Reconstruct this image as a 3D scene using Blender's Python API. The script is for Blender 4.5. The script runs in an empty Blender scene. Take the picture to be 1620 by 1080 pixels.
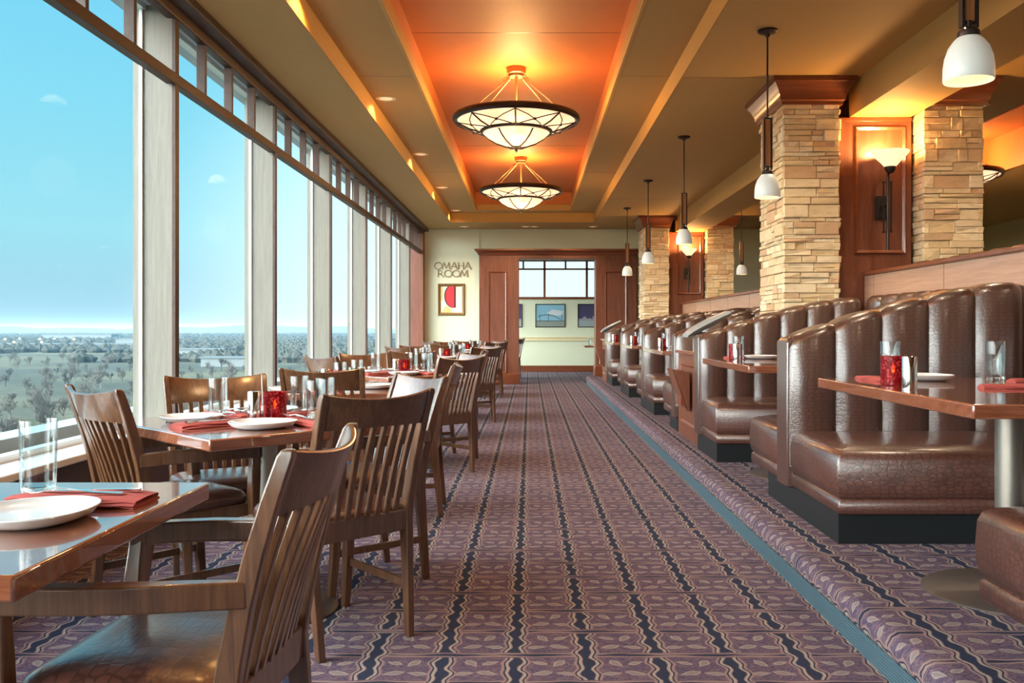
import bpy, bmesh, math, random
from mathutils import Vector, Matrix
random.seed(7)
C = bpy.context.scene.collection
PI = math.pi
sin, cos = math.sin, math.cos

# ------------------------------------------------------------------ camera, world, exposure
EYE = 1.13
cam_d = bpy.data.cameras.new('camera')
cam_d.sensor_width = 36.0
cam_d.lens = 1420 / 1620 * 36.0
cam_d.shift_x = -28 / 1620
cam_d.shift_y = -21 / 1620
cam_d.clip_end = 20000
cam = bpy.data.objects.new('camera', cam_d)
C.objects.link(cam)
cam.location = (0, 0, EYE)
cam.rotation_euler = (PI / 2, 0, 0)
bpy.context.scene.camera = cam
vs = bpy.context.scene.view_settings
vs.view_transform = 'Standard'
vs.look = 'None'
vs.gamma = 1.0
vs.use_curve_mapping = False
vs.exposure = 0.35

def s2l(c):
    return tuple((x / 255 / 12.92 if x / 255 <= .04045 else ((x / 255 + .055) / 1.055) ** 2.4) for x in c)

class Ex:                                   # small expression wrapper around math nodes
    def __init__(s, nt, sock): s.nt = nt; s.k = sock
    def _m(s, op, *a):
        n = s.nt.nodes.new('ShaderNodeMath'); n.operation = op
        for i, v in enumerate((s,) + a):
            if isinstance(v, Ex): s.nt.links.new(v.k, n.inputs[i])
            else: n.inputs[i].default_value = float(v)
        return Ex(s.nt, n.outputs[0])
    def __add__(s, o): return s._m('ADD', o)
    __radd__ = __add__
    def __sub__(s, o): return s._m('SUBTRACT', o)
    def __rsub__(s, o): return (s * -1) + o
    def __mul__(s, o): return s._m('MULTIPLY', o)
    __rmul__ = __mul__
    def __truediv__(s, o): return s._m('DIVIDE', o)
    def floor(s): return s._m('FLOOR')
    def round(s): return s._m('ROUND')
    def fr(s): return s._m('FRACT')
    def abs(s): return s._m('ABSOLUTE')
    def sin(s): return s._m('SINE')
    def pow(s, o): return s._m('POWER', o)
    def max(s, o): return s._m('MAXIMUM', o)
    def min(s, o): return s._m('MINIMUM', o)
    def lt(s, o): return s._m('LESS_THAN', o)
    def gt(s, o): return s._m('GREATER_THAN', o)
    def mod(s, o): return s._m('FLOORED_MODULO', o)
    def sm(s, a, b):
        n = s.nt.nodes.new('ShaderNodeMapRange'); n.interpolation_type = 'SMOOTHSTEP'
        s.nt.links.new(s.k, n.inputs['Value']); n.inputs['From Min'].default_value = a; n.inputs['From Max'].default_value = b
        return Ex(s.nt, n.outputs[0])

def mixc(nt, f, a, b):
    n = nt.nodes.new('ShaderNodeMix'); n.data_type = 'RGBA'
    def put(i, v):
        if isinstance(v, Ex): nt.links.new(v.k, n.inputs[i])
        elif hasattr(v, 'is_linked'): nt.links.new(v, n.inputs[i])
        elif isinstance(v, (int, float)): n.inputs[i].default_value = v
        else: n.inputs[i].default_value = (*v[:3], 1)
    put(0, f); put(6, a); put(7, b)
    return n.outputs[2]

# world: clear early-evening sky, with a bright lobe added out of view, window side behind the camera, to light the room
W = bpy.data.worlds.new('sky'); bpy.context.scene.world = W; W.use_nodes = True
nt = W.node_tree; nt.nodes.clear()
tc = nt.nodes.new('ShaderNodeTexCoord')
sp = nt.nodes.new('ShaderNodeSeparateXYZ'); nt.links.new(tc.outputs['Generated'], sp.inputs[0])
dx, dy, dz = (Ex(nt, sp.outputs[i]) for i in range(3))
cr = nt.nodes.new('ShaderNodeValToRGB')
nt.links.new(dz.k, cr.inputs[0])
els = cr.color_ramp.elements
stops = [(0.0, (150, 184, 202)), (0.03, (156, 202, 220)), (0.10, (156, 222, 238)), (0.22, (136, 218, 242)), (0.36, (118, 208, 245)), (1.0, (60, 150, 220))]
els[0].position = 0; els[0].color = (*s2l(stops[0][1]), 1)
els[1].position = 1; els[1].color = (*s2l(stops[-1][1]), 1)
for p, c in stops[1:-1]:
    e = els.new(p); e.color = (*s2l(c), 1)
ahead = dy.sm(0.90, 0.995)
colr = mixc(nt, ahead * 0.7, cr.outputs[0], s2l((225, 236, 242)))
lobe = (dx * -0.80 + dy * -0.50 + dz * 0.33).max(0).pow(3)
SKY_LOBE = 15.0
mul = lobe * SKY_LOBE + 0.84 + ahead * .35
bgs = nt.nodes.new('ShaderNodeBackground')
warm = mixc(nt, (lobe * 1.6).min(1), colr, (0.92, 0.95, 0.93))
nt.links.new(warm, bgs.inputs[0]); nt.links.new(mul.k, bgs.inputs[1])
ow = nt.nodes.new('ShaderNodeOutputWorld'); nt.links.new(bgs.outputs[0], ow.inputs[0])

def lamp(kind, name, loc, energy, color, size=.1, rot=(0, 0, 0), parent=None, **kw):
    l = bpy.data.lights.new(name, kind); l.energy = energy; l.color = color
    if kind in ('POINT', 'SPOT'): l.shadow_soft_size = size
    for k, v in kw.items(): setattr(l, k, v)
    o = bpy.data.objects.new(name, l); C.objects.link(o); o.location = loc; o.rotation_euler = rot
    if parent: o.parent = parent
    return o

WARM = (1.0, 0.62, 0.30)
# ------------------------------------------------------------------ materials
def newmat(name):
    m = bpy.data.materials.new(name); m.use_nodes = True
    return m, m.node_tree, m.node_tree.nodes['Principled BSDF']
def objcoord(nt, scale=(1, 1, 1), world=False):
    t = nt.nodes.new('ShaderNodeNewGeometry' if world else 'ShaderNodeTexCoord')
    mp = nt.nodes.new('ShaderNodeMapping'); mp.inputs['Scale'].default_value = scale
    nt.links.new(t.outputs['Position' if world else 'Object'], mp.inputs[0])
    return mp.outputs[0]
def noise(nt, vec, scale, detail=3, rough=.5, dist=0):
    n = nt.nodes.new('ShaderNodeTexNoise'); n.inputs['Scale'].default_value = scale
    n.inputs['Detail'].default_value = detail; n.inputs['Roughness'].default_value = rough; n.inputs['Distortion'].default_value = dist
    nt.links.new(vec, n.inputs['Vector']); return Ex(nt, n.outputs[0])
def bump(nt, b, h, strength=.3, dist=.005):
    n = nt.nodes.new('ShaderNodeBump'); n.inputs['Strength'].default_value = strength; n.inputs['Distance'].default_value = dist
    nt.links.new(h.k, n.inputs['Height']); nt.links.new(n.outputs[0], b.inputs['Normal'])
def plain(name, col, rough=.5, metal=0, coat=0, vary=.08, bumps=0, spec=.5):
    m, nt, b = newmat(name)
    v = objcoord(nt); n = noise(nt, v, 9)
    c = mixc(nt, n, tuple(x * (1 - vary) for x in col), tuple(min(1, x * (1 + vary)) for x in col))
    nt.links.new(c, b.inputs['Base Color'])
    b.inputs['Roughness'].default_value = rough; b.inputs['Metallic'].default_value = metal
    b.inputs['Coat Weight'].default_value = coat; b.inputs['Coat Roughness'].default_value = .12
    b.inputs['Specular IOR Level'].default_value = spec
    if bumps: bump(nt, b, noise(nt, v, 180, 2), bumps, .002)
    return m
def wood(name, a, c, rough=.35, coat=.3, scale=(30, 30, 2.2), spec=.5):
    m, nt, b = newmat(name)
    v = objcoord(nt, scale)
    n = noise(nt, v, 1.6, 5, .6, .6); n2 = noise(nt, v, 7, 3, .6)
    f = (n * .75 + n2 * .35).sm(.35, .75)
    nt.links.new(mixc(nt, f, a, c), b.inputs['Base Color'])
    b.inputs['Roughness'].default_value = rough; b.inputs['Coat Weight'].default_value = coat; b.inputs['Coat Roughness'].default_value = .16
    b.inputs['Specular IOR Level'].default_value = spec
    bump(nt, b, n2, .06, .002)
    return m
def emis(name, col, s, base=None):
    m, nt, b = newmat(name)
    b.inputs['Base Color'].default_value = (*(base or col), 1)
    b.inputs['Emission Color'].default_value = (*col, 1); b.inputs['Emission Strength'].default_value = s
    b.inputs['Roughness'].default_value = .35
    return m
M = {}
M['chair'] = wood('chair_wood', (.065, .026, .011), (.15, .064, .028), .34, .9)
M['chair_light'] = wood('chair_wood_light', (.20, .105, .05), (.34, .19, .095), .32, .6)
M['cherry'] = wood('cherry_panelling', (.11, .032, .016), (.19, .060, .030), .45, .15, (14, 14, 1.4))
M['cherry_x'] = wood('cherry_trim', (.13, .034, .013), (.21, .058, .022), .35, .35, (1.4, 14, 14))
M['top'] = wood('table_top_wood', (.16, .046, .02), (.27, .088, .042), .22, 1.0, (3, 30, 30))
M['top'].node_tree.nodes['Principled BSDF'].inputs['Coat IOR'].default_value = 2.1
M['top'].node_tree.nodes['Principled BSDF'].inputs['Coat Roughness'].default_value = .05
M['rail'] = wood('window_rail_wood', (.040, .018, .012), (.065, .030, .020), .5, .0, (20, 2, 20))
M['dark_wood'] = wood('dark_sill_wood', (.035, .016, .009), (.07, .032, .017), .4, .1, (20, 2, 20))
M['pale_wood'] = wood('pale_divider_wood', (.36, .20, .13), (.48, .28, .19), .4, .15, (16, 1.2, 30))
M['pier'] = wood('window_pier_veneer', (.150, .140, .112), (.200, .185, .150), .5, .1, (30, 30, 1.5))
M['paint'] = plain('tan_ceiling_paint', (.44, .27, .085), .75, vary=.03)
M['fascia'] = plain('warm_fascia_paint', (.52, .29, .075), .7, vary=.03)
M['tray_red'] = plain('terracotta_ceiling_paint', (.55, .17, .04), .6, vary=.05)
M['green'] = plain('pale_green_wall_paint', (.62, .66, .50), .8, vary=.03)
M['olive'] = plain('olive_wall_paint', (.40, .33, .16), .8, vary=.03)
M['cream'] = plain('cream_trim', (.66, .58, .36), .6)
M['sill'] = plain('white_painted_sill', (.75, .80, .80), .35)
M['alu'] = plain('pale_aluminium', (.75, .80, .78), .35, .4)
M['bronze'] = plain('dark_bronze_metal', (.045, .035, .032), .42, .7)
M['pewter'] = plain('brushed_pewter_metal', (.34, .31, .27), .38, .85)
M['chrome'] = plain('chrome', (.82, .80, .78), .12, 1.0, vary=.02)
M['grey_metal'] = plain('grey_cap', (.26, .29, .30), .35, .2)
M['black'] = plain('black_kick', (.010, .013, .015), .45)
M['porcelain'] = plain('white_porcelain', (.66, .68, .68), .12, coat=.5, vary=.01)
M['napkin'] = plain('coral_linen', (.34, .060, .050), .85, bumps=.3)
M['concrete'] = plain('roof_concrete', (.42, .50, .52), .5)
M['shade'] = emis('opal_glass_shade', (1, .93, .82), .10, (.66, .74, .72))
M['bulb'] = emis('lamp_bulb', (1, .75, .42), 9)
M['lampglass'] = None
M['sconce_glass'] = emis('sconce_glass', (1, .66, .38), 1.0, (.8, .6, .45))
M['down'] = emis('downlight_lens', (1, .55, .28), 1.0)
M['flame'] = emis('candle_flame', (1, .40, .06), 40)
M['wax'] = emis('candle_wax', (1, .12, .04), .5, (.8, .5, .4))

def m_lampglass():
    m, nt, b = newmat('alabaster_bowl')
    v = objcoord(nt)
    n = noise(nt, v, 5, 4, .6)
    c = mixc(nt, n.sm(.3, .7), (1, .56, .30), (1, .72, .46))
    nt.links.new(c, b.inputs['Emission Color']); nt.links.new(c, b.inputs['Base Color'])
    b.inputs['Emission Strength'].default_value = 1.0; b.inputs['Roughness'].default_value = .3
    return m
M['lampglass'] = m_lampglass()

def m_leather(name, col, sc):
    m, nt, b = newmat(name)
    v = objcoord(nt, sc)
    vo = nt.nodes.new('ShaderNodeTexVoronoi'); vo.feature = 'DISTANCE_TO_EDGE'; vo.inputs['Scale'].default_value = 1; vo.inputs['Randomness'].default_value = .55
    nt.links.new(v, vo.inputs['Vector'])
    e = Ex(nt, vo.outputs['Distance']).sm(0, .17)
    n = noise(nt, v, .3, 3)
    c = mixc(nt, e, tuple(x * .45 for x in col), col)
    c = mixc(nt, n * .4, c, tuple(x * .6 for x in col))
    nt.links.new(c, b.inputs['Base Color'])
    b.inputs['Roughness'].default_value = .36; b.inputs['Specular IOR Level'].default_value = .9
    b.inputs['Coat Weight'].default_value = .6; b.inputs['Coat Roughness'].default_value = .20
    bump(nt, b, e, .25, .002)
    return m
M['leather'] = m_leather('crocodile_leather', (.075, .030, .020), (27, 27, 52))
M['leather_seat'] = m_leather('crocodile_seat_leather', (.10, .035, .023), (27, 40, 52))

def m_glass(name, tint, ior=1.45):
    m, nt, b = newmat(name)
    b.inputs['Base Color'].default_value = (*tint, 1); b.inputs['Transmission Weight'].default_value = 1
    b.inputs['Roughness'].default_value = 0.0; b.inputs['IOR'].default_value = ior
    return m
def m_tumbler():
    m, nt, b = newmat('clear_tumbler_glass'); nt.nodes.remove(b)
    lw = nt.nodes.new('ShaderNodeLayerWeight'); lw.inputs[0].default_value = .5
    tr = nt.nodes.new('ShaderNodeBsdfTransparent'); tr.inputs[0].default_value = (.93, .96, .96, 1)
    gl = nt.nodes.new('ShaderNodeBsdfGlossy'); gl.inputs['Roughness'].default_value = .04
    f = Ex(nt, lw.outputs['Facing']).pow(2.6) * .8 + .05
    mx = nt.nodes.new('ShaderNodeMixShader'); nt.links.new(f.k, mx.inputs[0]); nt.links.new(tr.outputs[0], mx.inputs[1]); nt.links.new(gl.outputs[0], mx.inputs[2])
    nt.links.new(mx.outputs[0], nt.nodes['Material Output'].inputs[0])
    return m
M['glass'] = m_tumbler()
def m_pane():
    m, nt, b = newmat('window_glass'); nt.nodes.remove(b)
    tr = nt.nodes.new('ShaderNodeBsdfTransparent'); tr.inputs[0].default_value = (.96, .985, .98, 1)
    gl = nt.nodes.new('ShaderNodeBsdfGlossy'); gl.inputs['Roughness'].default_value = .0
    fr = nt.nodes.new('ShaderNodeFresnel'); fr.inputs[0].default_value = 1.35
    f = Ex(nt, fr.outputs[0]).min(.4) * .004
    mx = nt.nodes.new('ShaderNodeMixShader'); nt.links.new(f.k, mx.inputs[0]); nt.links.new(tr.outputs[0], mx.inputs[1]); nt.links.new(gl.outputs[0], mx.inputs[2])
    nt.links.new(mx.outputs[0], nt.nodes['Material Output'].inputs[0])
    return m
M['pane'] = m_pane()
def m_votive():
    m, nt, b = newmat('red_mosaic_glass'); nt.nodes.remove(b)
    v = objcoord(nt)
    vo = nt.nodes.new('ShaderNodeTexVoronoi'); vo.inputs['Scale'].default_value = 130; nt.links.new(v, vo.inputs[0])
    f = Ex(nt, vo.outputs['Color'])
    tr = nt.nodes.new('ShaderNodeBsdfTransparent'); nt.links.new(mixc(nt, f, (.35, .01, .02), (1, .32, .14)), tr.inputs[0])
    pr = nt.nodes.new('ShaderNodeBsdfPrincipled'); pr.inputs['Roughness'].default_value = .15
    nt.links.new(mixc(nt, f.sm(.55, .8), (.16, .004, .01), (.42, .05, .05)), pr.inputs['Base Color'])
    pr.inputs['Emission Color'].default_value = (1, .03, .02, 1); pr.inputs['Emission Strength'].default_value = .03
    mx = nt.nodes.new('ShaderNodeMixShader'); mx.inputs[0].default_value = .55
    nt.links.new(tr.outputs[0], mx.inputs[1]); nt.links.new(pr.outputs[0], mx.inputs[2]); nt.links.new(mx.outputs[0], nt.nodes['Material Output'].inputs[0])
    return m
M['votive'] = m_votive()

def m_carpet():
    m, nt, b = newmat('patterned_carpet')
    g = nt.nodes.new('ShaderNodeNewGeometry')
    s = nt.nodes.new('ShaderNodeSeparateXYZ'); nt.links.new(g.outputs['Position'], s.inputs[0])
    wob = noise(nt, g.outputs['Position'], 22, 2)
    x = Ex(nt, s.outputs[0]) + (wob - .5) * .012; y = Ex(nt, s.outputs[1]) + (wob - .5) * .010
    zz = Ex(nt, s.outputs[2]); deck = x.gt(1.12) * zz.gt(.02)
    x = x + (zz - .16) * deck
    u = (x + .049) * (1 / .244) + deck * .5; v = (y - 3.104) * (1 / .244)
    ru = u.round(); rv = v.round()
    wav = (v * (2 * PI * 1.5) + ru * 1.3).sin()
    wid = (v * (2 * PI * 2.5)).sin()
    du = (u - ru + wav * .022).abs() - wid * .026
    dv = (v - rv + (u * (2 * PI * 1.2) + rv).sin() * .008).abs()
    hw = (u * (2 * PI * .8) + rv * 2.).sin() * .018
    dvh = dv - hw
    isB = (ru - 1).mod(3).lt(.5)
    m0 = rv.mod(3).lt(.5)
    cross = isB * (1 - m0) + (1 - isB) * m0
    # cell coordinates
    fu = u.fr(); fv = v.fr()
    par = (u.floor() + v.floor()).mod(2).lt(.5)
    fu2 = fu + (1 - fu * 2) * par
    purple, salmon, navy, cream, teal = s2l((76, 68, 92)), s2l((146, 122, 120)), s2l((38, 50, 70)), s2l((160, 150, 140)), s2l((34, 62, 78))
    fine = noise(nt, g.outputs['Position'], 60, 3, .6, 1.5)
    sv = nt.nodes.new('ShaderNodeMapping'); sv.inputs['Scale'].default_value = (14, 40, 1); nt.links.new(g.outputs['Position'], sv.inputs[0])
    swirl = noise(nt, sv.outputs[0], 1.4, 2, .5, 2.5)
    base = mixc(nt, (swirl - .5).abs().sm(.055, .02), purple, s2l((130, 106, 112)))
    base = mixc(nt, fine.sm(.52, .72) * .5, base, s2l((104, 90, 100)))
    leaves = None; veins = None
    for (cu, cv, an, ln, wd) in [(.36, .33, .35, .17, .075), (.68, .32, -.2, .16, .065), (.60, .68, 1.0, .15, .075), (.33, .70, -.5, .14, .06)]:
        px = fu2 - cu; py = fv - cv
        a = px * cos(an) + py * sin(an); c = py * cos(an) - px * sin(an)
        t = a / ln
        f = (1 - t * t) * wd * (1 + t * .5) - c.abs()
        lf = f.sm(0, .012) * t.abs().lt(1) * (f.sm(.030, .042) * -.45 + 1)
        leaves = lf if leaves is None else leaves.max(lf)
    col = mixc(nt, leaves * .85, base, cream)
    # horizontal bands
    hb = dv.sm(.105, .085)
    col = mixc(nt, hb, col, salmon)
    hl = (dv - .082).abs().sm(.010, .004)
    col = mixc(nt, hl, col, navy)
    hc = (dvh).sm(.034, .024)
    col = mixc(nt, hc, col, navy)
    # vertical stripes
    vis = 1 - cross * dv.lt(.10)
    sb = du.sm(.195, .165) * vis
    col = mixc(nt, sb, col, salmon)
    col = mixc(nt, (du - .130).abs().sm(.016, .008) * vis, col, navy)
    col = mixc(nt, (du - .098).abs().sm(.022, .012) * vis, col, cream)
    col = mixc(nt, du.sm(.078, .062) * vis, col, navy)
    pile = noise(nt, g.outputs['Position'], 420, 2)
    col = mixc(nt, pile * .35, col, s2l((70, 58, 70)))
    nt.links.new(col, b.inputs['Base Color'])
    b.inputs['Roughness'].default_value = .95; b.inputs['Specular IOR Level'].default_value = .1
    bump(nt, b, pile, .5, .004)
    return m
M['carpet'] = m_carpet()
def m_riser():
    m, nt, b = newmat('ribbed_teal_riser')
    g = nt.nodes.new('ShaderNodeNewGeometry'); s = nt.nodes.new('ShaderNodeSeparateXYZ'); nt.links.new(g.outputs['Position'], s.inputs[0])
    z = (Ex(nt, s.outputs[2]) * 600).sin()
    nt.links.new(mixc(nt, z * .5 + .5, (.035, .075, .10), (.085, .16, .20)), b.inputs['Base Color'])
    b.inputs['Roughness'].default_value = .4; bump(nt, b, z, .4, .002)
    return m
M['riser'] = m_riser()
def m_stone():
    m, nt, b = newmat('ledger_stone')
    g = nt.nodes.new('ShaderNodeNewGeometry'); v = objcoord(nt)
    r = Ex(nt, g.outputs['Random Per Island'])
    n = noise(nt, objcoord(nt, (3, 3, 9)), 3, 5, .65)
    c = mixc(nt, r, (.60, .45, .25), (.78, .66, .45))
    c = mixc(nt, (r * 7.31).fr().gt(.86) * .55, c, (.46, .24, .13))
    c = mixc(nt, n.sm(.45, .75) * .55, c, (.40, .27, .13))
    nt.links.new(c, b.inputs['Base Color']); b.inputs['Roughness'].default_value = .85
    bump(nt, b, noise(nt, v, 28, 6, .65), .8, .012)
    return m
M['stone'] = m_stone()
def m_ground():
    m, nt, b = newmat('winter_parkland')
    v = objcoord(nt, (1, 1, 1), True)
    n = noise(nt, v, .006, 4, .6); n2 = noise(nt, v, .05, 4, .7); n3 = noise(nt, v, .0016, 3, .6)
    c = mixc(nt, n.sm(.42, .6), (.17, .16, .10), (.09, .095, .075))
    c = mixc(nt, n2.sm(.4, .7) * .6, c, (.07, .075, .06))
    c = mixc(nt, n3.sm(.5, .6) * .5, c, (.06, .08, .09))
    nt.links.new(c, b.inputs['Base Color']); b.inputs['Roughness'].default_value = .95; b.inputs['Specular IOR Level'].default_value = .1
    return m
M['ground'] = m_ground()
M['twigs'] = plain('bare_twigs', (.17, .155, .135), .9, spec=.1, vary=.3)
M['woods'] = plain('distant_woods', (.085, .085, .07), .95, spec=.05, vary=.4)
M['house'] = plain('distant_building_wall', (.22, .24, .24), .8)
M['road'] = plain('distant_road_deck', (.16, .19, .20), .8)
M['lamp_dot'] = emis('street_lamp_glow', (1, .78, .35), 3.2)

# ------------------------------------------------------------------ mesh helpers
class MB:
    def __init__(s): s.v = []; s.f = []
    def add(s, vs_, fs_):
        b = len(s.v); s.v += [tuple(v) for v in vs_]; s.f += [tuple(i + b for i in f) for f in fs_]; return s
    def box(s, x0, x1, y0, y1, z0, z1, mat=None):
        vs_ = [Vector(p) for p in ((x0, y0, z0), (x1, y0, z0), (x1, y1, z0), (x0, y1, z0), (x0, y0, z1), (x1, y0, z1), (x1, y1, z1), (x0, y1, z1))]
        if mat: vs_ = [mat @ v for v in vs_]
        return s.add(vs_, [(0, 3, 2, 1), (4, 5, 6, 7), (0, 1, 5, 4), (1, 2, 6, 5), (2, 3, 7, 6), (3, 0, 4, 7)])
    def loft(s, secs, closed=False, caps=True):
        n = len(secs[0]); b = len(s.v)
        for sec in secs: s.v += [tuple(p) for p in sec]
        m = len(secs)
        for i in range(m if closed else m - 1):
            j = (i + 1) % m
            for k in range(n):
                l = (k + 1) % n
                s.f.append((b + i * n + k, b + i * n + l, b + j * n + l, b + j * n + k))
        if caps and not closed:
            s.f.append(tuple(b + k for k in reversed(range(n)))); s.f.append(tuple(b + (m - 1) * n + k for k in range(n)))
        return s
    def lathe(s, prof, c=(0, 0, 0), n=32, rf=None):
        secs = []
        for (r, z) in prof:
            secs.append([(c[0] + r * (rf(2 * PI * k / n) if rf else 1) * cos(2 * PI * k / n), c[1] + r * (rf(2 * PI * k / n) if rf else 1) * sin(2 * PI * k / n), c[2] + z) for k in range(n)])
        return s.loft(secs)
    def tube(s, pts, r, n=8, closed=False):
        pts = [Vector(p) for p in pts]; secs = []
        m = len(pts)
        for i, p in enumerate(pts):
            a = pts[(i - 1) % m] if (closed or i > 0) else p
            c = pts[(i + 1) % m] if (closed or i < m - 1) else p
            t = (c - a).normalized()
            ref = Vector((0, 0, 1)) if abs(t.z) < .9 else Vector((1, 0, 0))
            e1 = t.cross(ref).normalized(); e2 = e1.cross(t)
            rr = r[i] if isinstance(r, (list, tuple)) else r
            secs.append([p + (e1 * cos(2 * PI * k / n) + e2 * sin(2 * PI * k / n)) * rr for k in range(n)])
        return s.loft(secs, closed)
    def bar(s, pts, sizes):                 # mostly vertical member, horizontal rectangular sections
        secs = []
        for (x, y, z), (w, d) in zip(pts, sizes):
            secs.append([(x - w / 2, y - d / 2, z), (x + w / 2, y - d / 2, z), (x + w / 2, y + d / 2, z), (x - w / 2, y + d / 2, z)])
        return s.loft(secs)
    def prism(s, poly, z0, z1):
        return s.loft([[(x, y, z0) for x, y in poly], [(x, y, z1) for x, y in poly]])
    def xf(s, mat): s.v = [tuple(mat @ Vector(v)) for v in s.v]; return s

def obj(name, mb, mat, parent=None, bevel=0, seg=2, smooth=35, sub=0):
    me = bpy.data.meshes.new(name); me.from_pydata(mb.v, [], mb.f); me.validate()
    bm = bmesh.new(); bm.from_mesh(me); bmesh.ops.recalc_face_normals(bm, faces=bm.faces); bm.to_mesh(me); bm.free()
    if isinstance(mat, str): mat = M[mat]
    me.materials.append(mat)
    if smooth:
        for p in me.polygons: p.use_smooth = True
        me.set_sharp_from_angle(angle=math.radians(smooth))
    o = bpy.data.objects.new(name, me); C.objects.link(o)
    if parent: o.parent = parent
    if bevel:
        b = o.modifiers.new('bevel', 'BEVEL'); b.width = bevel; b.segments = seg; b.limit_method = 'ANGLE'; b.angle_limit = math.radians(40); b.harden_normals = False
        for p in me.polygons: p.use_smooth = True
    if sub:
        b = o.modifiers.new('sub', 'SUBSURF'); b.levels = sub; b.render_levels = sub
    return o
def thing(name, label, cat, loc=(0, 0, 0), rot=0, group=None):
    o = bpy.data.objects.new(name, None); C.objects.link(o); o.location = loc; o.rotation_euler = (0, 0, rot)
    o.empty_display_size = .1
    return tag(o, label, cat, group)
def tag(o, label, cat, group=None, kind=None):
    o['label'] = label; o['category'] = cat
    if group: o['group'] = group
    if kind: o['kind'] = kind
    return o
def struct(name, mb, mat, parent=None, **k):
    o = obj(name, mb, mat, parent, **k); o['kind'] = 'structure'; return o
def copy_tree(o, parent=None):
    c = o.copy(); C.objects.link(c); c.parent = parent
    for ch in list(o.children): copy_tree(ch, c)
    return c
PROTO = {}
def place(key, maker, loc, rot, label, group=None, sc=None):
    """first use moves the prototype itself, later uses copy it with all of its parts"""
    if key not in PROTO:
        PROTO[key] = maker(); o = PROTO[key]
    else: o = copy_tree(PROTO[key])
    o.location = loc; o.rotation_euler = (0, 0, rot); o['label'] = label
    if group: o['group'] = group
    if sc: o.scale = (sc,) * 3
    return o
# ------------------------------------------------------------------ room shell
YB, YE, YF = -6.0, 18.2, 23.25          # back wall, end wall with the doorway, far wall of the next room
XW, XG = -2.17, -2.37                   # inner plane of the window screen, glass plane
STEP = .16
struct('floor', MB().box(-2.4, 1.16, YB, YF, -.2, 0), 'carpet', smooth=0)
# raised dining level: ribbed riser band, rounded carpet nosing, carpeted deck
nose = [(1.165, .075), (1.150, .082), (1.140, .10), (1.140, .125), (1.152, .148), (1.175, .160), (1.22, STEP), (9.0, STEP), (9.0, -.2), (1.165, -.2)]
struct('floor', MB().loft([[(x, YB, z) for x, z in nose], [(x, YE, z) for x, z in nose]]), 'carpet', smooth=60)
struct('floor', MB().box(1.165, 9, YE, YF, -.2, .0), 'carpet', smooth=0)
struct('trim_1', MB().box(1.150, 1.166, YB, YE - .02, .0, .078), 'riser', smooth=0)

# window wall: sill, dark panelling below, bays of tall panes under a band of small panes
SZ = .53
struct('wall_left', MB().box(-2.40, -2.19, YB, YE + .3, -.2, SZ - .035), 'dark_wood', smooth=0)
struct('trim_2', MB().box(-2.38, -2.13, YB, YE, SZ - .035, SZ), 'sill', bevel=.006)
struct('baseboard_left', MB().box(-2.19, -2.165, YB, YE, 0, .12), 'rail', smooth=0)
struct('trim_3', MB().box(XW - .05, XW + .012, YB, YE, 2.622, 2.688), 'rail', bevel=.004)     # transom rail
struct('trim_4', MB().box(XW - .05, XW + .02, YB, YE, 3.02, 3.09).box(XW - .06, XW + .12, YB, YE, 3.085, 3.16), 'rail', bevel=.008)
struct('trim_5', MB().box(-2.44, XW - .05, YB, YE + .3, 3.10, 3.2), 'concrete', smooth=0)     # window head
struct('wall_left', MB().box(-2.52, -2.38, YB, YE + .3, 3.10, 3.9), 'concrete', smooth=0)
BAY = 2.145
n = 0
for i in range(-4, 7):
    y = 5.48 + BAY * (i - 1)                           # inner edge of this bay's near pier
    if i > -5:
        w = MB().box(XG - .012, XG + .02, y + .065, y + .09, SZ, 3.10).box(XG - .008, XG + .012, y + BAY - .02, y + BAY, SZ, 3.10).box(XG - .03, XG + .03, y, y + BAY, SZ, SZ + .03).box(XG - .03, XG + .03, y, y + BAY, 3.07, 3.10)
        n += 1
        root = struct('window_%d' % n, w, 'alu', smooth=0)
        p = MB().box(XG - .006, XG + .006, y + .02, y + BAY - .02, SZ, 3.10)
        obj('pane', p, 'pane', root, smooth=0)
        for k in range(1, 4):
            yy = y + BAY * k / 4
            obj('mullion', MB().box(XW - .05, XW + .006, yy - .035, yy, 2.68, 3.03), 'rail', root, smooth=0)
        obj('mullion', MB().box(XW - .012, XW + .008, y - .005, y + .055, SZ, 3.03), 'rail', root, smooth=0)
        obj('pier', MB().box(XG - .05, XW - .011, y - .005, y + .075, SZ, 3.10), 'pier', root, smooth=0)
struct('wall_left', MB().box(-2.45, -2.13, YE - .28, YE + .3, 0, 3.14), 'cherry', smooth=0)
# exterior ledge outside the glass, with dark rails on it
tag(obj('roof_ledge', MB().box(-3.35, -2.42, YB, 24, .20, .34).box(-3.35, -3.12, YB, 24, .34, .47), 'concrete', smooth=0), 'pale concrete roof ledge running along outside the windows', 'ledge')
tag(obj('ledge_rail', MB().box(-2.75, -2.70, YB, 24, .34, .37).box(-2.92, -2.87, YB, 24, .34, .37).box(-3.04, -3.0, YB, 24, .34, .37), 'bronze', smooth=0), 'dark metal rails lying along the roof ledge outside', 'rail')

# ceiling
ZC, ZT, ZR = 3.14, 3.317, 3.65
c = MB()
TX0, TX1, TY1 = -1.50, 1.22, 17.02
c.box(-2.5, TX0, YB, YE + .3, ZC, ZC + .6)
c.box(TX0, TX1, TY1, YE + .3, ZC, ZC + .6)
c.box(TX1, 4.44, YB, YE + .3, ZC, ZC + .6)
c.box(4.44, 6.05, 14.5, YE + .3, ZC, ZC + .6)
c.box(6.05, 9.0, YB, YE + .3, ZC, ZC + .6)
struct('ceiling', c, 'paint', smooth=0)
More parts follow.
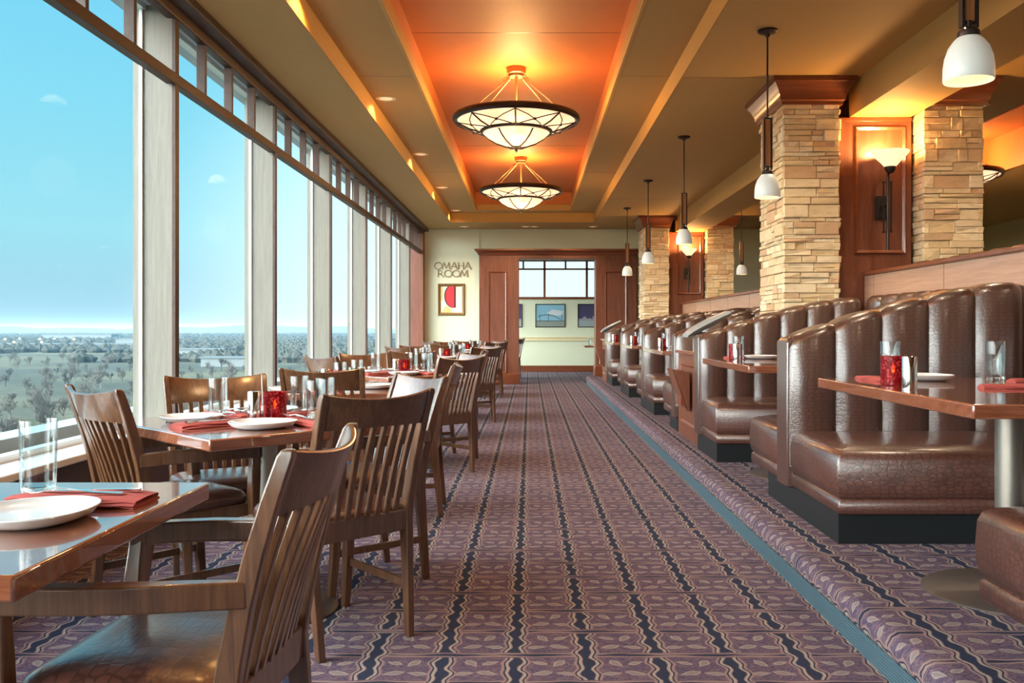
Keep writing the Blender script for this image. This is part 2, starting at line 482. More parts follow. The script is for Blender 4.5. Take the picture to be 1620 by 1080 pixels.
# wide first tray with its inner terracotta tray
IX0, IX1, IY1 = -1.01, .784, 16.65
c = MB().box(TX0, IX0, YB, TY1, ZT, ZT + .4).box(IX1, TX1, YB, TY1, ZT, ZT + .4).box(IX0, IX1, IY1, TY1, ZT, ZT + .4)
struct('ceiling', c, 'paint', smooth=0)
f = MB().box(TX0 - .002, TX0 + .004, YB, TY1, ZC, ZT).box(TX1 - .004, TX1 + .002, YB, TY1, ZC, ZT).box(TX0, TX1, TY1 - .004, TY1 + .002, ZC, ZT)
struct('trim_6', f, 'fascia', smooth=0)
f = MB().box(IX0 - .004, IX0 + .03, YB, IY1, ZT - .004, ZT + .11).box(IX1 - .03, IX1 + .004, YB, IY1, ZT - .004, ZT + .11).box(IX0, IX1, IY1 - .03, IY1 + .004, ZT - .004, ZT + .11)
struct('trim_7', f, 'fascia', bevel=.006)
f = MB().box(IX0 - .04, IX1 + .04, YB, IY1 + .04, ZR, ZR + .05)
f.box(IX0 - .04, IX0 + .005, YB, IY1, ZT + .1, ZR).box(IX1 - .005, IX1 + .04, YB, IY1, ZT + .1, ZR).box(IX0, IX1, IY1 - .005, IY1 + .04, ZT + .1, ZR)
struct('ceiling', f, 'tray_red', smooth=0)
f = MB()
for y in (2.8, 7.66, 12.4): f.box(IX0, IX1, y - .004, y + .004, ZR - .0015, ZR)
for y in (3.2, 7.8, 12.6): f.box(TX0, IX0, y - .003, y + .003, ZT - .001, ZT).box(IX1, TX1, y - .003, y + .003, ZT - .001, ZT)
for y in (7.2, 14.0): f.box(TX1, 2.64, y - .003, y + .003, ZC - .001, ZC)
struct('trim_8', f, 'cherry', smooth=0)
# second red tray over the upper level
f = MB().box(4.4, 6.1, YB, 14.5, 3.6, 3.65).box(4.40, 4.445, YB, 14.5, ZC - .001, 3.6).box(6.045, 6.09, YB, 14.5, ZC - .001, 3.6).box(4.4, 6.1, 14.495, 14.54, ZC - .001, 3.6)
struct('ceiling', f, 'tray_red', smooth=0)
# dropped beam between the pier groups
for y0, y1 in ((YB, 7.42), (7.9, 16.27), (16.75, YE)):
    struct('trim_9', MB().box(2.64, 3.14, y0, y1, 2.87, ZC + .01), 'paint', smooth=0)

# end wall with the cherry door surround
struct('wall_back', MB().box(-2.13, -1.02, YE, YE + .3, 0, ZC).box(-1.02, 2.16, YE + .02, YE + .3, 2.70, ZC).box(2.16, 9, YE, YE + .3, 0, ZC), 'green', smooth=0)
d = MB().box(-1.02, -.218, YE - .10, YE + .32, 0, 2.66).box(1.33, 2.16, YE - .10, YE + .32, 0, 2.66).box(-.218, 1.33, YE - .10, YE + .32, 2.53, 2.66)
root = struct('door_1', d, 'cherry', bevel=.006)
crown = [(0, 2.60), (-.02, 2.61), (-.035, 2.64), (-.075, 2.685), (-.09, 2.69), (-.09, 2.725), (.12, 2.725), (.12, 2.60)]
obj('crown_moulding', MB().loft([[(-1.02 - .0 + dy * (1 if s < 0 else 0), YE - .10 + dy, z) for dy, z in crown] if s < 0 else [(2.16 - dy, YE - .10 + dy, z) for dy, z in crown] for s in (-1, 1)]), 'cherry_x', root)
def mould(x0, x1, z0, z1, y, w=.035, d=.022, mb=None):
    mb = mb or MB()
    prof = [(0, 0), (.006, d * .6), (w * .35, d), (w * .6, d * .7), (w, d * .35), (w, 0)]
    secs = []
    for (cx, cz, sx, sz) in ((x0, z0, 1, 1), (x1, z0, -1, 1), (x1, z1, -1, -1), (x0, z1, 1, -1)):
        secs.append([(cx + sx * a, y - b, cz + sz * a) for a, b in prof])
    return mb.loft(secs, closed=True)
obj('panel_moulding', mould(-.84, -.46, .22, 2.28, YE - .098), 'cherry_x', root)
obj('panel_moulding', mould(1.52, 1.96, .40, 2.28, YE - .098), 'cherry_x', root)
obj('plinth', MB().box(-1.04, -.20, YE - .125, YE + .33, 0, .22), 'cherry_x', root, bevel=.008)
obj('plinth', MB().box(1.31, 2.18, YE - .125, YE + .33, STEP, .38), 'cherry_x', root, bevel=.008)
# room beyond
w = MB()
w.box(-2.4, 6, YF, YF + .2, 0, 1.93).box(-2.4, 6, YF, YF + .2, 2.90, 3.3)
w.box(-2.4, -1.2, YF, YF + .2, 1.93, 2.90).box(3.0, 6, YF, YF + .2, 1.93, 2.90).box(6, 6.2, YE + .3, YF, 0, 3.3)
struct('wall_back', w, 'green', smooth=0)
struct('ceiling', MB().box(-2.5, 6.2, YE + .3, YF + .2, 3.2, 3.3), 'paint', smooth=0)
struct('baseboard_back', MB().box(-2.4, 6, YF - .03, YF, 0, .165), 'cherry_x', bevel=.006)
struct('trim_12', MB().box(-2.4, 6, YF - .03, YF, .80, .82).box(-2.4, 6, YF - .02, YF, .82, .88).box(-2.4, 6, YF - .035, YF, .88, .905), 'cream', bevel=.004)
w = MB().box(-1.2, 3.0, YF - .03, YF + .1, 1.88, 1.94).box(-1.2, 3.0, YF - .03, YF + .1, 2.86, 2.92).box(-1.2, 3.0, YF - .02, YF + .08, 2.64, 2.68)
root = struct('window_20', w, 'cherry_x', smooth=0)
for x in (.385, -.72, 1.48, 2.6): obj('mullion', MB().box(x - .028, x + .028, YF - .02, YF + .08, 1.9, 2.9), 'cherry_x', root, smooth=0)
for x in (-.165, .93, 2.05): obj('mullion', MB().box(x - .022, x + .022, YF - .015, YF + .08, 2.66, 2.88), 'cherry_x', root, smooth=0)
obj('pane', MB().box(-1.2, 3.0, YF + .03, YF + .04, 1.9, 2.9), 'pane', root, smooth=0)
w = MB().box(-2.42, -2.2, YE + .3, YF + .2, 0, .5).box(-2.42, -2.2, YE + .3, YF + .2, 3.0, 3.3)
struct('wall_left', w, 'green', smooth=0)
root = struct('window_21', MB().box(-2.4, -2.25, 20.3, 20.4, .5, 3).box(-2.4, -2.25, 21.9, 22.0, .5, 3), 'alu', smooth=0)
obj('pane', MB().box(-2.35, -2.34, YE + .3, YF, .5, 3), 'pane', root, smooth=0)
# outer right wall and unseen rear wall, left windowless to keep light off the chair backs
struct('wall_right', MB().box(9, 9.2, YB, YE + .3, -.2, 3.75), 'olive', smooth=0)
struct('wall_front', MB().box(-2.5, 9.2, YB - .2, YB, -.2, 3.75), 'olive', smooth=0)

# ------------------------------------------------------------------ stone piers, cherry wall panels, crowns
def stone_pier(x0, x1, y0, y1, z0, z1, label, seed):
    rnd = random.Random(seed); mb = MB()
    mb.box(x0 + .02, x1 - .02, y0 + .02, y1 - .02, z0, z1 - .03)
    z = z0
    while z < z1 - .02:
        h = rnd.choice((.032, .045, .06, .075, .09, .105)); h = min(h, z1 - z)
        for side in range(4):
            L = (x1 - x0) if side in (0, 2) else (y1 - y0)
            a = -.012
            while a < L:
                b = min(a + rnd.uniform(.08, .30), L + rnd.uniform(0, .006))
                if L - b < .06: b = L + .006
                sub = [(z, z + h)] if (h < .07 or rnd.random() < .5) else [(z, z + h * .5), (z + h * .5, z + h)]
                for q0, q1 in sub:
                    e = rnd.uniform(-.006, .018); g = .0018
                    o0, o1 = rnd.uniform(-.006, .006), rnd.uniform(-.006, .006)
                    def P(t, d, zz):
                        if side == 0: return (x0 + t, y0 - d, zz)
                        if side == 1: return (x1 + d, y0 + t, zz)
                        if side == 2: return (x1 - t, y1 + d, zz)
                        return (x0 - d, y1 - t, zz)
                    ta, tb, za, zb = a + g, b - g, q0 + g, q1 - g
                    mb.loft([[P(ta, -.03, za), P(tb, -.03, za), P(tb, -.03, zb), P(ta, -.03, zb)],
                             [P(ta, e * .6 + .002, za), P(tb, e * .6 + .002, za), P(tb, e * .6 + .002, zb), P(ta, e * .6 + .002, zb)],
                             [P(ta + .006, e + o0 + .004, za + .005), P(tb - .006, e + o1 + .004, za + .005), P(tb - .006, e + o0 + .006, zb - .005), P(ta + .006, e + o1 + .006, zb - .005)]])
                a = b
        z += h
    return tag(obj('stone_pier', mb, 'stone', smooth=0), label, 'pier')
def crown_ring(x0, x1, y0, y1, label):
    prof = [(0, 2.93), (.012, 2.93), (.014, 2.955), (.028, 2.965), (.032, 3.0), (.055, 3.05), (.085, 3.095), (.098, 3.10), (.100, 3.138), (-.02, 3.138), (-.02, 2.93)]
    secs = []
    for cx, cy, sx, sy in ((x0, y0, -1, -1), (x1, y0, 1, -1), (x1, y1, 1, 1), (x0, y1, -1, 1)):
        secs.append([(cx + sx * (d + .02), cy + sy * (d + .02), z) for d, z in prof])
    return tag(obj('pier_crown', MB().loft(secs, closed=True), 'cherry_x'), label, 'crown moulding')
for gy, wh, s in ((7.25, 'nearer', 3), (16.1, 'farther', 9)):
    stone_pier(2.06, 2.49, gy, gy + .72, STEP, 3.02, 'tan stacked ledger stone pier on the left of the %s wall lamp panel' % wh, s)
    stone_pier(3.19, 3.65, gy, gy + .72, STEP, 3.02, 'tan stacked ledger stone pier on the right of the %s wall lamp panel' % wh, s + 1)
    crown_ring(2.06, 2.49, gy, gy + .72, 'dark cherry crown moulding round the top of the left stone pier in the %s pair' % wh)
    crown_ring(3.19, 3.65, gy, gy + .72, 'dark cherry crown moulding round the top of the right stone pier in the %s pair' % wh)
    root = tag(obj('wall_panel', MB().box(2.526, 3.154, gy + .17, gy + .62, STEP, 2.87), 'cherry', smooth=0), 'cherry wood wall panel between the %s pair of stone piers' % wh, 'panel')
    obj('panel_moulding', mould(2.68, 3.11, 1.74, 2.80, gy + .171), 'cherry_x', root)
    obj('top_trim', MB().box(2.526, 3.154, gy + .15, gy + .175, 2.835, 2.868), 'cherry_x', root, bevel=.004)
stone_pier(7.6, 8.1, 12.0, 12.7, STEP, 3.05, 'stone pier standing far back at the right edge beyond the upper tables', 21)

def sconce():
    r = thing('wall_sconce', '', 'wall lamp')
    obj('back_plate', MB().box(-.05, .05, -.02, 0, -.10, .10).box(-.035, .035, -.03, -.018, -.085, .085), 'bronze', r, bevel=.004)
    obj('arm', MB().box(-.012, .012, -.15, -.018, -.012, .012), 'bronze', r)
    obj('stem', MB().box(-.035, -.026, -.15, -.135, -.22, .20).box(.026, .035, -.15, -.135, -.22, .20).box(-.04, .04, -.155, -.13, .19, .20).box(-.04, .04, -.155, -.13, -.215, -.205).tube([(0, -.155, -.36), (0, -.155, .24), (.0, -.17, .262), (.0, -.2, .275)], .012, 12), 'bronze', r)
    obj('cup', MB().lathe([(.0, .255), (.025, .26), (.042, .285), (.044, .31), (.0, .31)], (0, -.2, 0), 24), 'bronze', r)
    prof = [(.035, .30), (.05, .315), (.075, .345), (.115, .385), (.128, .40), (.143, .42), (.146, .432), (.139, .432), (.12, .405), (.07, .35), (.045, .32), (.0, .315)]
    obj('glass_bowl', MB().lathe(prof, (0, -.2, 0), 40), 'sconce_glass', r)
    lamp('POINT', 'bulb', (0, -.2, .45), 34, (1, .56, .20), .06, parent=r)
    return r
place('sconce', sconce, (2.90, 7.42, 2.12), 0, 'torch-shaped wall lamp with flared glass bowl on the nearer cherry panel', 'wall sconces')
place('sconce', sconce, (2.85, 16.27, 2.12), 0, 'torch-shaped wall lamp with flared glass bowl on the farther cherry panel', 'wall sconces')

M['bronze_warm'] = plain('copper_bronze', (.34, .20, .10), .35, .6)
# ------------------------------------------------------------------ chandeliers
def chandelier():
    r = thing('chandelier', '', 'chandelier')      # origin on the tray ceiling, z runs down
    obj('canopy', MB().lathe([(0, 0), (.092, 0), (.092, -.055), (.075, -.062), (.07, -.085), (0, -.085)], n=32), 'bronze_warm', r)
    obj('stem', MB().lathe([(0, -.08), (.016, -.08), (.016, -.18), (.010, -.19), (.010, -.60), (0, -.60)], n=12), 'bronze_warm', r)
    obj('rim', MB().lathe([(.585, -.47), (.60, -.465), (.615, -.48), (.617, -.51), (.60, -.53), (.575, -.525), (.57, -.50)], n=72), 'bronze', r)
    m = r.children[-1]
    obj('upper_glass', MB().lathe([(.575, -.50), (.56, -.52), (.45, -.578), (.345, -.61), (.335, -.60), (.445, -.568), (.555, -.51), (.57, -.495)], n=72), 'lampglass', r)
    obj('inner_ring', MB().lathe([(.328, -.60), (.345, -.598), (.352, -.612), (.345, -.632), (.325, -.632)], n=64), 'bronze', r)
    obj('lower_bowl', MB().lathe([(.325, -.615), (.32, -.64), (.27, -.685), (.19, -.73), (.10, -.758), (0, -.768), (0, -.758), (.10, -.748), (.185, -.72), (.262, -.675), (.312, -.635), (.318, -.612)], n=56), 'lampglass', r)
    obj('finial', MB().lathe([(0, -.758), (.05, -.764), (.045, -.775), (.02, -.782), (.012, -.80), (.016, -.808), (0, -.82)], n=20), 'bronze', r)
    for k in range(8):
        a = PI / 2 + 2 * PI * k / 8
        def pt(rr, z, aa=a): return (rr * cos(aa), rr * sin(aa), z)
        obj('rib', MB().tube([pt(.575, -.527), pt(.46, -.586), pt(.345, -.622)], .008, 8), 'bronze', r)
        w = MB()
        for sgn in (1, -1):
            w.tube([pt(.572, -.527), pt(.515, -.563, a + sgn * PI * .07), pt(.46, -.588, a + sgn * PI * .125), pt(.40, -.608, a + sgn * PI * .19), pt(.35, -.625, a + sgn * PI * .25)], .0055, 6)
        w.tube([pt(.46, -.588, a + PI / 8), pt(.467, -.592, a + PI / 8)], .014, 8)
        obj('lattice_wire', w, 'bronze', r)
    for k in range(6):
        a = PI / 3 + 2 * PI * k / 6
        pts = [(rr * cos(a), rr * sin(a), z) for rr, z in ((.32, -.634), (.262, -.685), (.185, -.732), (.10, -.762), (.03, -.772))]
        obj('bowl_rib', MB().tube([(x_, y_, z_ - .004) for x_, y_, z_ in pts], .0085, 8), 'bronze', r)
    for k in range(6):
        a = PI / 6 + 2 * PI * k / 6
        w = MB().tube([(.075 * cos(a), .075 * sin(a), -.10), (.50 * cos(a), .50 * sin(a), -.475)], .005, 8)
        for q in range(4):
            t = q * .05; rr = .072 + .425 * t; z = -.075 - .375 * t
            w.tube([((rr + .012 * cos(b)) * cos(a), (rr + .012 * cos(b)) * sin(a), z + .014 * sin(b)) for b in [2 * PI * j / 8 for j in range(8)]], .003, 5, True)
        w.lathe([(0, -.485), (.014, -.48), (.016, -.465), (.008, -.455), (0, -.455)], (.51 * cos(a), .51 * sin(a), 0), 10)
        obj('hanger_rod', w, 'bronze_warm', r)
    lamp('POINT', 'bulb', (0, 0, -.40), 78, (1, .55, .20), .14, parent=r)
    lamp('POINT', 'bulb', (0, 0, -1.05), 22, (1, .62, .30), .2, parent=r)
    return r
M['bronze_warm'] = plain('copper_bronze', (.34, .20, .10), .35, .6)
place('chand', chandelier, (-.13, 8.7, ZR), 0, 'large glass bowl chandelier with dark latticed rim, the nearer one over the aisle', 'bowl chandeliers')
place('chand', chandelier, (-.13, 13.25, ZR), 0, 'large glass bowl chandelier with dark latticed rim, the farther one over the aisle', 'bowl chandeliers')
place('chand', chandelier, (5.45, 11.6, 3.6), 0, 'glass bowl chandelier partly hidden behind the right stone pier', 'bowl chandeliers')
place('chand', chandelier, (5.45, 5.0, 3.6), 0, 'glass bowl chandelier over the upper level, outside the frame', 'bowl chandeliers')
place('chand', chandelier, (-.13, 3.6, ZR), 0, 'glass bowl chandelier over the near end of the aisle, outside the frame', 'bowl chandeliers')

# ------------------------------------------------------------------ pendants
def pendant():
    r = thing('pendant_lamp', '', 'pendant lamp')     # origin at the ceiling
    L = -1.12
    obj('canopy', MB().lathe([(0, 0), (.066, 0), (.066, -.012), (.05, -.022), (.018, -.028), (.014, -.045), (0, -.045)], n=28), 'bronze', r)
    obj('rod', MB().lathe([(0, -.04), (.0065, -.04), (.0065, -.30), (.009, -.305), (.0065, -.31), (.0065, -.60), (0, -.60)], n=10), 'bronze', r)
    obj('frame', MB().box(-.031, -.021, -.013, .013, -.94, -.59).box(.021, .031, -.013, .013, -.94, -.59).box(-.031, .031, -.006, .006, -.60, -.59).box(-.024, .024, -.005, .005, -.925, -.918), 'bronze', r)
    obj('wood_strip', MB().box(-.019, .019, -.006, .006, -.915, -.605), 'oak', r)
    obj('socket', MB().lathe([(0, -.915), (.011, -.915), (.011, -.94), (.022, -.942), (.036, -.952), (.040, -.968), (.038, -.982), (0, -.982)], n=24), 'bronze', r)
    prof = [(.036, -.972), (.05, -.985), (.068, -1.01), (.080, -1.045), (.085, -1.08), (.086, -1.125), (.083, -1.13), (.078, -1.125), (.078, -1.08), (.073, -1.045), (.06, -1.01), (.04, -.985), (.0, -.985)]
    obj('glass_shade', MB().lathe(prof, n=40), 'shade', r)
    obj('inner_lens', MB().lathe([(0, -1.12), (.055, -1.12), (.05, -1.105), (0, -1.09)], n=28), 'bulb_soft', r)
    lamp('POINT', 'bulb', (0, 0, -1.20), .9, (1, .62, .32), .05, parent=r)
    return r
M['oak'] = wood('pendant_oak', (.30, .12, .04), (.42, .18, .07), .4, .2)
M['bulb_soft'] = emis('pendant_lens', (1, .60, .28), .8)
for (x, y, lab) in ((1.565, 3.2, 'largest in view, over the nearest booth table'), (1.605, 6.06, 'hanging before the nearer stone pier'),
                    (1.62, 9.42, 'third along the booth row from the camera'), (1.61, 12.2, 'fourth along, hanging before the farther stone pier'), (1.63, 15.0, 'farthest along the booth row, before the door panel'),
                    (3.47, 14.7, 'seen small between the pier pairs, over the upper level')):
    place('pendant', pendant, (x, y, ZC), 0.1, 'white glass pendant lamp ' + lab, 'pendant lamps')

def downlight():
    r = thing('recessed_downlight', '', 'downlight')
    obj('trim_ring', MB().lathe([(.062, 0), (.095, 0), (.096, -.004), (.075, -.008), (.062, -.003)], n=32), 'cream', r)
    obj('lens', MB().lathe([(0, .0), (.063, .0), (.063, -.003), (0, -.003)], n=28), 'down', r)
    return r
WHERE = ['nearest the camera', 'second from the camera', 'third from the camera', 'fourth from the camera']
for i, y in enumerate((8.55, 11.28, 13.95, 16.68, 5.8, 3.05)):
    o = place('down', downlight, (-1.37, y, ZT), 0, 'round recessed downlight in the left ceiling tray, %s' % (WHERE[i] if i < 4 else ('over the foreground, nearer than the frame shows' if i == 4 else 'behind the camera')), 'tray downlights')
    lamp('SPOT', 'tray_spot', (-1.37, y, ZT - .01), 50, (1, .50, .16), .03, spot_size=2.5, spot_blend=.6)
for x, w in ((-1.3, 'over the lettering'), (-.08, 'before the doorway, left'), (.09, 'before the doorway, right'), (1.25, 'before the right door panel')):
    place('down', downlight, (x, 17.75, ZC), 0, 'small recessed downlight in the end ceiling, ' + w, 'end wall downlights')
for x, y, w in ((4.05, 8.1, 'behind the right stone pier crown'),):
    place('down', downlight, (x, y, ZC), 0, 'recessed downlight in the dark ceiling ' + w)
tag(obj('ceiling_speaker', MB().lathe([(0, 0), (.14, 0), (.145, -.006), (.12, -.012), (0, -.012)], (5.15, 9.0, 3.6), 36), 'paint'), 'round flush speaker in the orange ceiling behind the right pier', 'speaker')
for x, y in ((-.4, 17.5), (.8, 17.5)):
    lamp('SPOT', 'end_spot', (x, y, ZC - .02), 60, (1, .72, .45), .05, spot_size=2.2, spot_blend=.7)
for x, y in ((1.9, 4.2), (1.9, 10.5), (1.9, 13.5), (2.2, 1.2), (4.0, 3.0), (4.0, 9.0), (4.0, 13.0), (7.2, 6.0), (7.2, 12.0)):  # added fill spots without fixtures, brightening the booths and upper level
    lamp('SPOT', 'fill_spot', (x, y, ZC - .02), 62, (1, .78, .55), .08, spot_size=2.6, spot_blend=.8)

M['letter'] = plain('aged_brass_letters', (.30, .24, .16), .45, .3)
for x, y in ((2.05, 6.35), (3.3, 6.3), (1.3, 7.3), (2.05, 15.2), (3.3, 15.2)):  # extra spots without fixtures, added to brighten the stone fronts
    lamp('SPOT', 'stone_fill_spot', (x, y, ZC - .02), 60, (1, .78, .50), .05, spot_size=2.2, spot_blend=.8)
# ------------------------------------------------------------------ end wall lettering and picture
sign = thing('wall_lettering', 'bronze raised letters reading OMAHA ROOM on the pale green end wall', 'lettering', (0, 0, 0))
def stroke(mb, pts, w, cx, cz, s, y=YE):
    for (a, b) in zip(pts[:-1], pts[1:]):
        a = Vector((a[0], 0, a[1])) * s; b = Vector((b[0], 0, b[1])) * s
        t = (b - a); t.normalize(); nrm = Vector((-t.z, 0, t.x)) * w / 2
        q = [a - nrm, b - nrm, b + nrm, a + nrm]
        mb.loft([[(cx + p.x, y - .012, cz + p.z) for p in q], [(cx + p.x, y + .002, cz + p.z) for p in q]])
def arc(cx, cz, rx, rz, a0, a1, n=14): return [(cx + rx * cos(a0 + (a1 - a0) * i / n), cz + rz * sin(a0 + (a1 - a0) * i / n)) for i in range(n + 1)]
GL = {'O': (1.08, [(arc(.5, .5, .5, .5, 0, 2 * PI, 24), .09)]),
      'M': (1.12, [([(.0, 0), (.16, 1)], .06), ([(.16, 1), (.52, .12)], .11), ([(.52, .12), (.86, 1)], .06), ([(.86, 1), (1.0, 0)], .11), ([(-.07, .01), (.07, .01)], .03), ([(.9, .01), (1.1, .01)], .03)]),
      'A': (.98, [([(.0, 0), (.45, 1.02)], .06), ([(.45, 1.02), (.9, 0)], .12), ([(.17, .36), (.72, .36)], .05), ([(-.08, .01), (.08, .01)], .03), ([(.8, .01), (1, .01)], .03)]),
      'H': (.88, [([(.08, 0), (.08, 1)], .11), ([(.74, 0), (.74, 1)], .11), ([(.08, .5), (.74, .5)], .05), ([(0, .01), (.16, .01)], .03), ([(0, .99), (.16, .99)], .03), ([(.66, .01), (.82, .01)], .03), ([(.66, .99), (.82, .99)], .03)]),
      'R': (.92, [([(.08, 0), (.08, 1)], .11), ([(.08, .97), (.35, .97)] + arc(.35, .73, .24, .24, PI / 2, -PI / 2, 10) + [(.08, .49)], .07), ([(.30, .49), (.86, -.04)], .11), ([(0, .01), (.16, .01)], .03)])}
for word, x0, x1, z0, s in (('OMAHA', -1.927, -1.19, 2.325, .138), ('ROOM', -1.864, -1.25, 2.17, .133)):
    w_ = 1.7
    tot = sum(GL[ch][0] for ch in word) - .08
    k = (x1 - x0) / (tot * s); x = x0
    for ch in word:
        mb = MB()
        for pts, w in GL[ch][1]: stroke(mb, [(p[0] * k, p[1]) for p in pts], w * s * w_, x, z0, s)
        obj('letter', mb, 'letter', sign, smooth=0); x += GL[ch][0] * s * k

def flat(mb, x0, x1, z0, z1, y, t=.004): return mb.box(x0, x1, y - t, y, z0, z1)
def polyflat(mb, pts, y, t=.003): return mb.loft([[(x, y - t, z) for x, z in pts], [(x, y, z) for x, z in pts]])
col = {}
def cm(name, c, rough=.5):
    if name not in col: col[name] = plain(name, s2l(c), rough, vary=.02)
    return col[name]
# framed abstract print
pf = thing('framed_print', 'small framed abstract print with a red half disc under the lettering', 'picture', (-1.587, YE, 1.71))
X0, X1, Z0, Z1 = -.275, .275, -.325, .325
obj('picture_frame', mould(X0, X1, Z0, Z1, 0, .06, .04), cm('gilt_brown_frame', (120, 92, 52), .4), pf)
obj('print', flat(MB(), X0 + .04, X1 - .04, Z0 + .04, Z1 - .04, -.004), cm('print_cream', (226, 214, 196)), pf)
obj('print_shape', flat(MB(), X0 + .05, X0 + .10, -.02, Z1 - .06, -.009), cm('print_tan', (196, 180, 120)), pf)
disc = [(.06 + .19 * cos(a) * .95, .07 + .24 * sin(a)) for a in [PI / 2 + PI * i / 16 for i in range(17)]]
obj('print_shape', polyflat(MB(), [(x - .025, z) for x, z in disc], -.009), cm('print_black', (28, 22, 24)), pf)
obj('print_shape', polyflat(MB(), [(x, z) for x, z in disc], -.0125), cm('print_red', (200, 40, 52)), pf)
obj('print_shape', flat(MB(), .06, .085, -.16, Z1 - .06, -.0125), cm('print_black', (28, 22, 24)), pf)
obj('print_shape', polyflat(MB(), [(-.22, -.27), (-.10, -.12), (.0, -.2), (.03, -.27)], -.009), cm('print_tan', (196, 180, 120)), pf)
# photographs in the next room
def photo(xc, zc, w, h, label, kind):
    r = thing('framed_photograph', label, 'picture', (xc, YF, zc))
    obj('picture_frame', mould(-w / 2, w / 2, -h / 2, h / 2, 0, .025, .025), 'bronze', r)
    a = w / 2 - .02; b = h / 2 - .02
    if kind == 'day':
        obj('print', flat(MB(), -a, a, -b, b, -.004), cm('photo_sky', (128, 178, 200)), r)
        obj('print_shape', polyflat(MB(), [(-.1, .05), (.05, .16), (a * .9, .12), (a * .9, .02), (.2, .0)], -.006), cm('photo_cloud', (196, 204, 210)), r)
        obj('print_shape', flat(MB(), -a, a, -b, -.13, -.006), cm('photo_ground', (128, 140, 134)), r)
        br = MB()
        pts = [(-a + (2 * a) * i / 16, -.11 + .13 * (1 - ((i - 6) / 8) ** 2) if True else 0) for i in range(1, 15)]
        for p, q in zip(pts[:-1], pts[1:]): polyflat(br, [(p[0], max(p[1], -.14) - .008), (q[0], max(q[1], -.14) - .008), (q[0], max(q[1], -.14) + .010), (p[0], max(p[1], -.14) + .010)], -.009)
        for x in (-.27, -.05, .30): flat(br, x - .006, x + .006, -.16, .06, -.009)
        flat(br, -a, a, -.14, -.125, -.009)
        obj('print_shape', br, cm('photo_bridge', (70, 86, 92)), r)
    else:
        obj('print', flat(MB(), -a, a, -b, b, -.004), cm('photo_dusk', (64, 62, 98)), r)
        sk = MB(); rnd = random.Random(4); x = -a
        while x < a - .05:
            w_ = rnd.uniform(.03, .08); flat(sk, x, x + w_, -.13, -.13 + rnd.uniform(.04, .12), -.006); x += w_
        flat(sk, .12, .19, -.13, .12, -.006)
        obj('print_shape', sk, cm('photo_city', (140, 146, 154)), r)
        obj('print_shape', flat(MB(), -a, a, -b, -.13, -.006), cm('photo_snow', (150, 162, 166)), r)
photo(.533, 1.455, .775, .61, 'framed daylight photograph of an arched bridge seen through the doorway', 'day')
photo(1.63, 1.455, .775, .61, 'framed dusk photograph of a city skyline at the right of the doorway', 'dusk')
photo(-.58, 1.455, .775, .61, 'framed photograph cut off by the left jamb of the doorway', 'dusk')
# turned post with a metal rail beside the farther pier
po = thing('turned_post', 'dark turned wooden post with ball finial beside the right door panel', 'post', (2.16, 17.3, STEP))
obj('post', MB().lathe([(0, 0), (.045, 0), (.045, .10), (.028, .12), (.028, 1.25), (.045, 1.28), (.03, 1.32), (.055, 1.36), (.055, 1.48), (.03, 1.50), (.045, 1.53), (0, 1.53)], n=24), 'cherry', po)
obj('finial', MB().lathe([(0, 1.52), (.03, 1.53), (.045, 1.56), (.045, 1.59), (.02, 1.63), (0, 1.64)], n=20), 'cherry', po)
obj('metal_sleeve', MB().lathe([(0, .5), (.034, .5), (.034, 1.24), (0, 1.24)], n=20), 'chrome', po)

# ------------------------------------------------------------------ booths
ZF = STEP
def topz(x):        # the partition's top sweeps up from the aisle to the divider
    t = (min(max(x, 1.37), 2.62) - 1.37) / 1.25
    return 1.086 + .298 * (1 - (1 - t) ** 1.55)
def channels(x0, x1, y0, y1, zb, zt, cw=.225, mb=None, swap=False, oneside=False, amp=.040):
    """vertical channel-tufted back between x0..x1; y0 is the front plane, y1 the rear; zt(x) top height"""
    mb = mb or MB(); nch = max(1, round((x1 - x0) / cw)); cw = (x1 - x0) / nch
    secs = []; K = 7
    for c_ in range(nch):
        for k in range(K + 1):
            if c_ > 0 and k == 0: continue
            s = k / K; x = x0 + (c_ + s) * cw
            b = max(0, 1 - (2 * s - 1) ** 2) ** .5; d = amp * b
            fr_ = y0 - d + amp; bk = y1 + (0 if oneside else d - amp); T = zt(x) - (1 - b) * .016
            mid = (fr_ + bk) / 2
            L = [(fr_, zb), (fr_, (zb + T) / 2), (fr_, T - .05), (fr_ + (mid - fr_) * .14, T - .022), (fr_ + (mid - fr_) * .45, T - .004), (mid, T), (mid + (bk - mid) * .55, T - .004), (mid + (bk - mid) * .86, T - .022), (bk, T - .05), (bk, zb)]
            secs.append([((y, x, z) if swap else (x, y, z)) for y, z in L])
    return mb.loft(secs)
def rbox(x0, x1, y0, y1, z0, z1, dome=.018):
    """upholstered block with a slightly domed top and a pinched piping line"""
    mb = MB(); r = .03
    def ring(i, z): return [(x0 + i + r * .3, y0 + i), (x1 - i, y0 + i), (x1 - i, y1 - i), (x0 + i + r * .3, y1 - i), (x0 + i, y1 - i - r * .3), (x0 + i, y0 + i + r * .3)]
    lv = [(.016, z0), (.002, z0 + .012), (0, z0 + .04), (.003, z0 + .066), (.012, z0 + .074), (.003, z0 + .082), (-.006, z0 + .12), (-.008, z0 + .18), (-.004, z1 - .045), (.006, z1 - .018), (.03, z1 - .002), (.09, z1 + dome * .7), (min(x1 - x0, y1 - y0) / 2 - .02, z1 + dome)]
    mb.loft([[(x, y, z) for x, y in ring(i, z)] for i, z in lv]); return mb
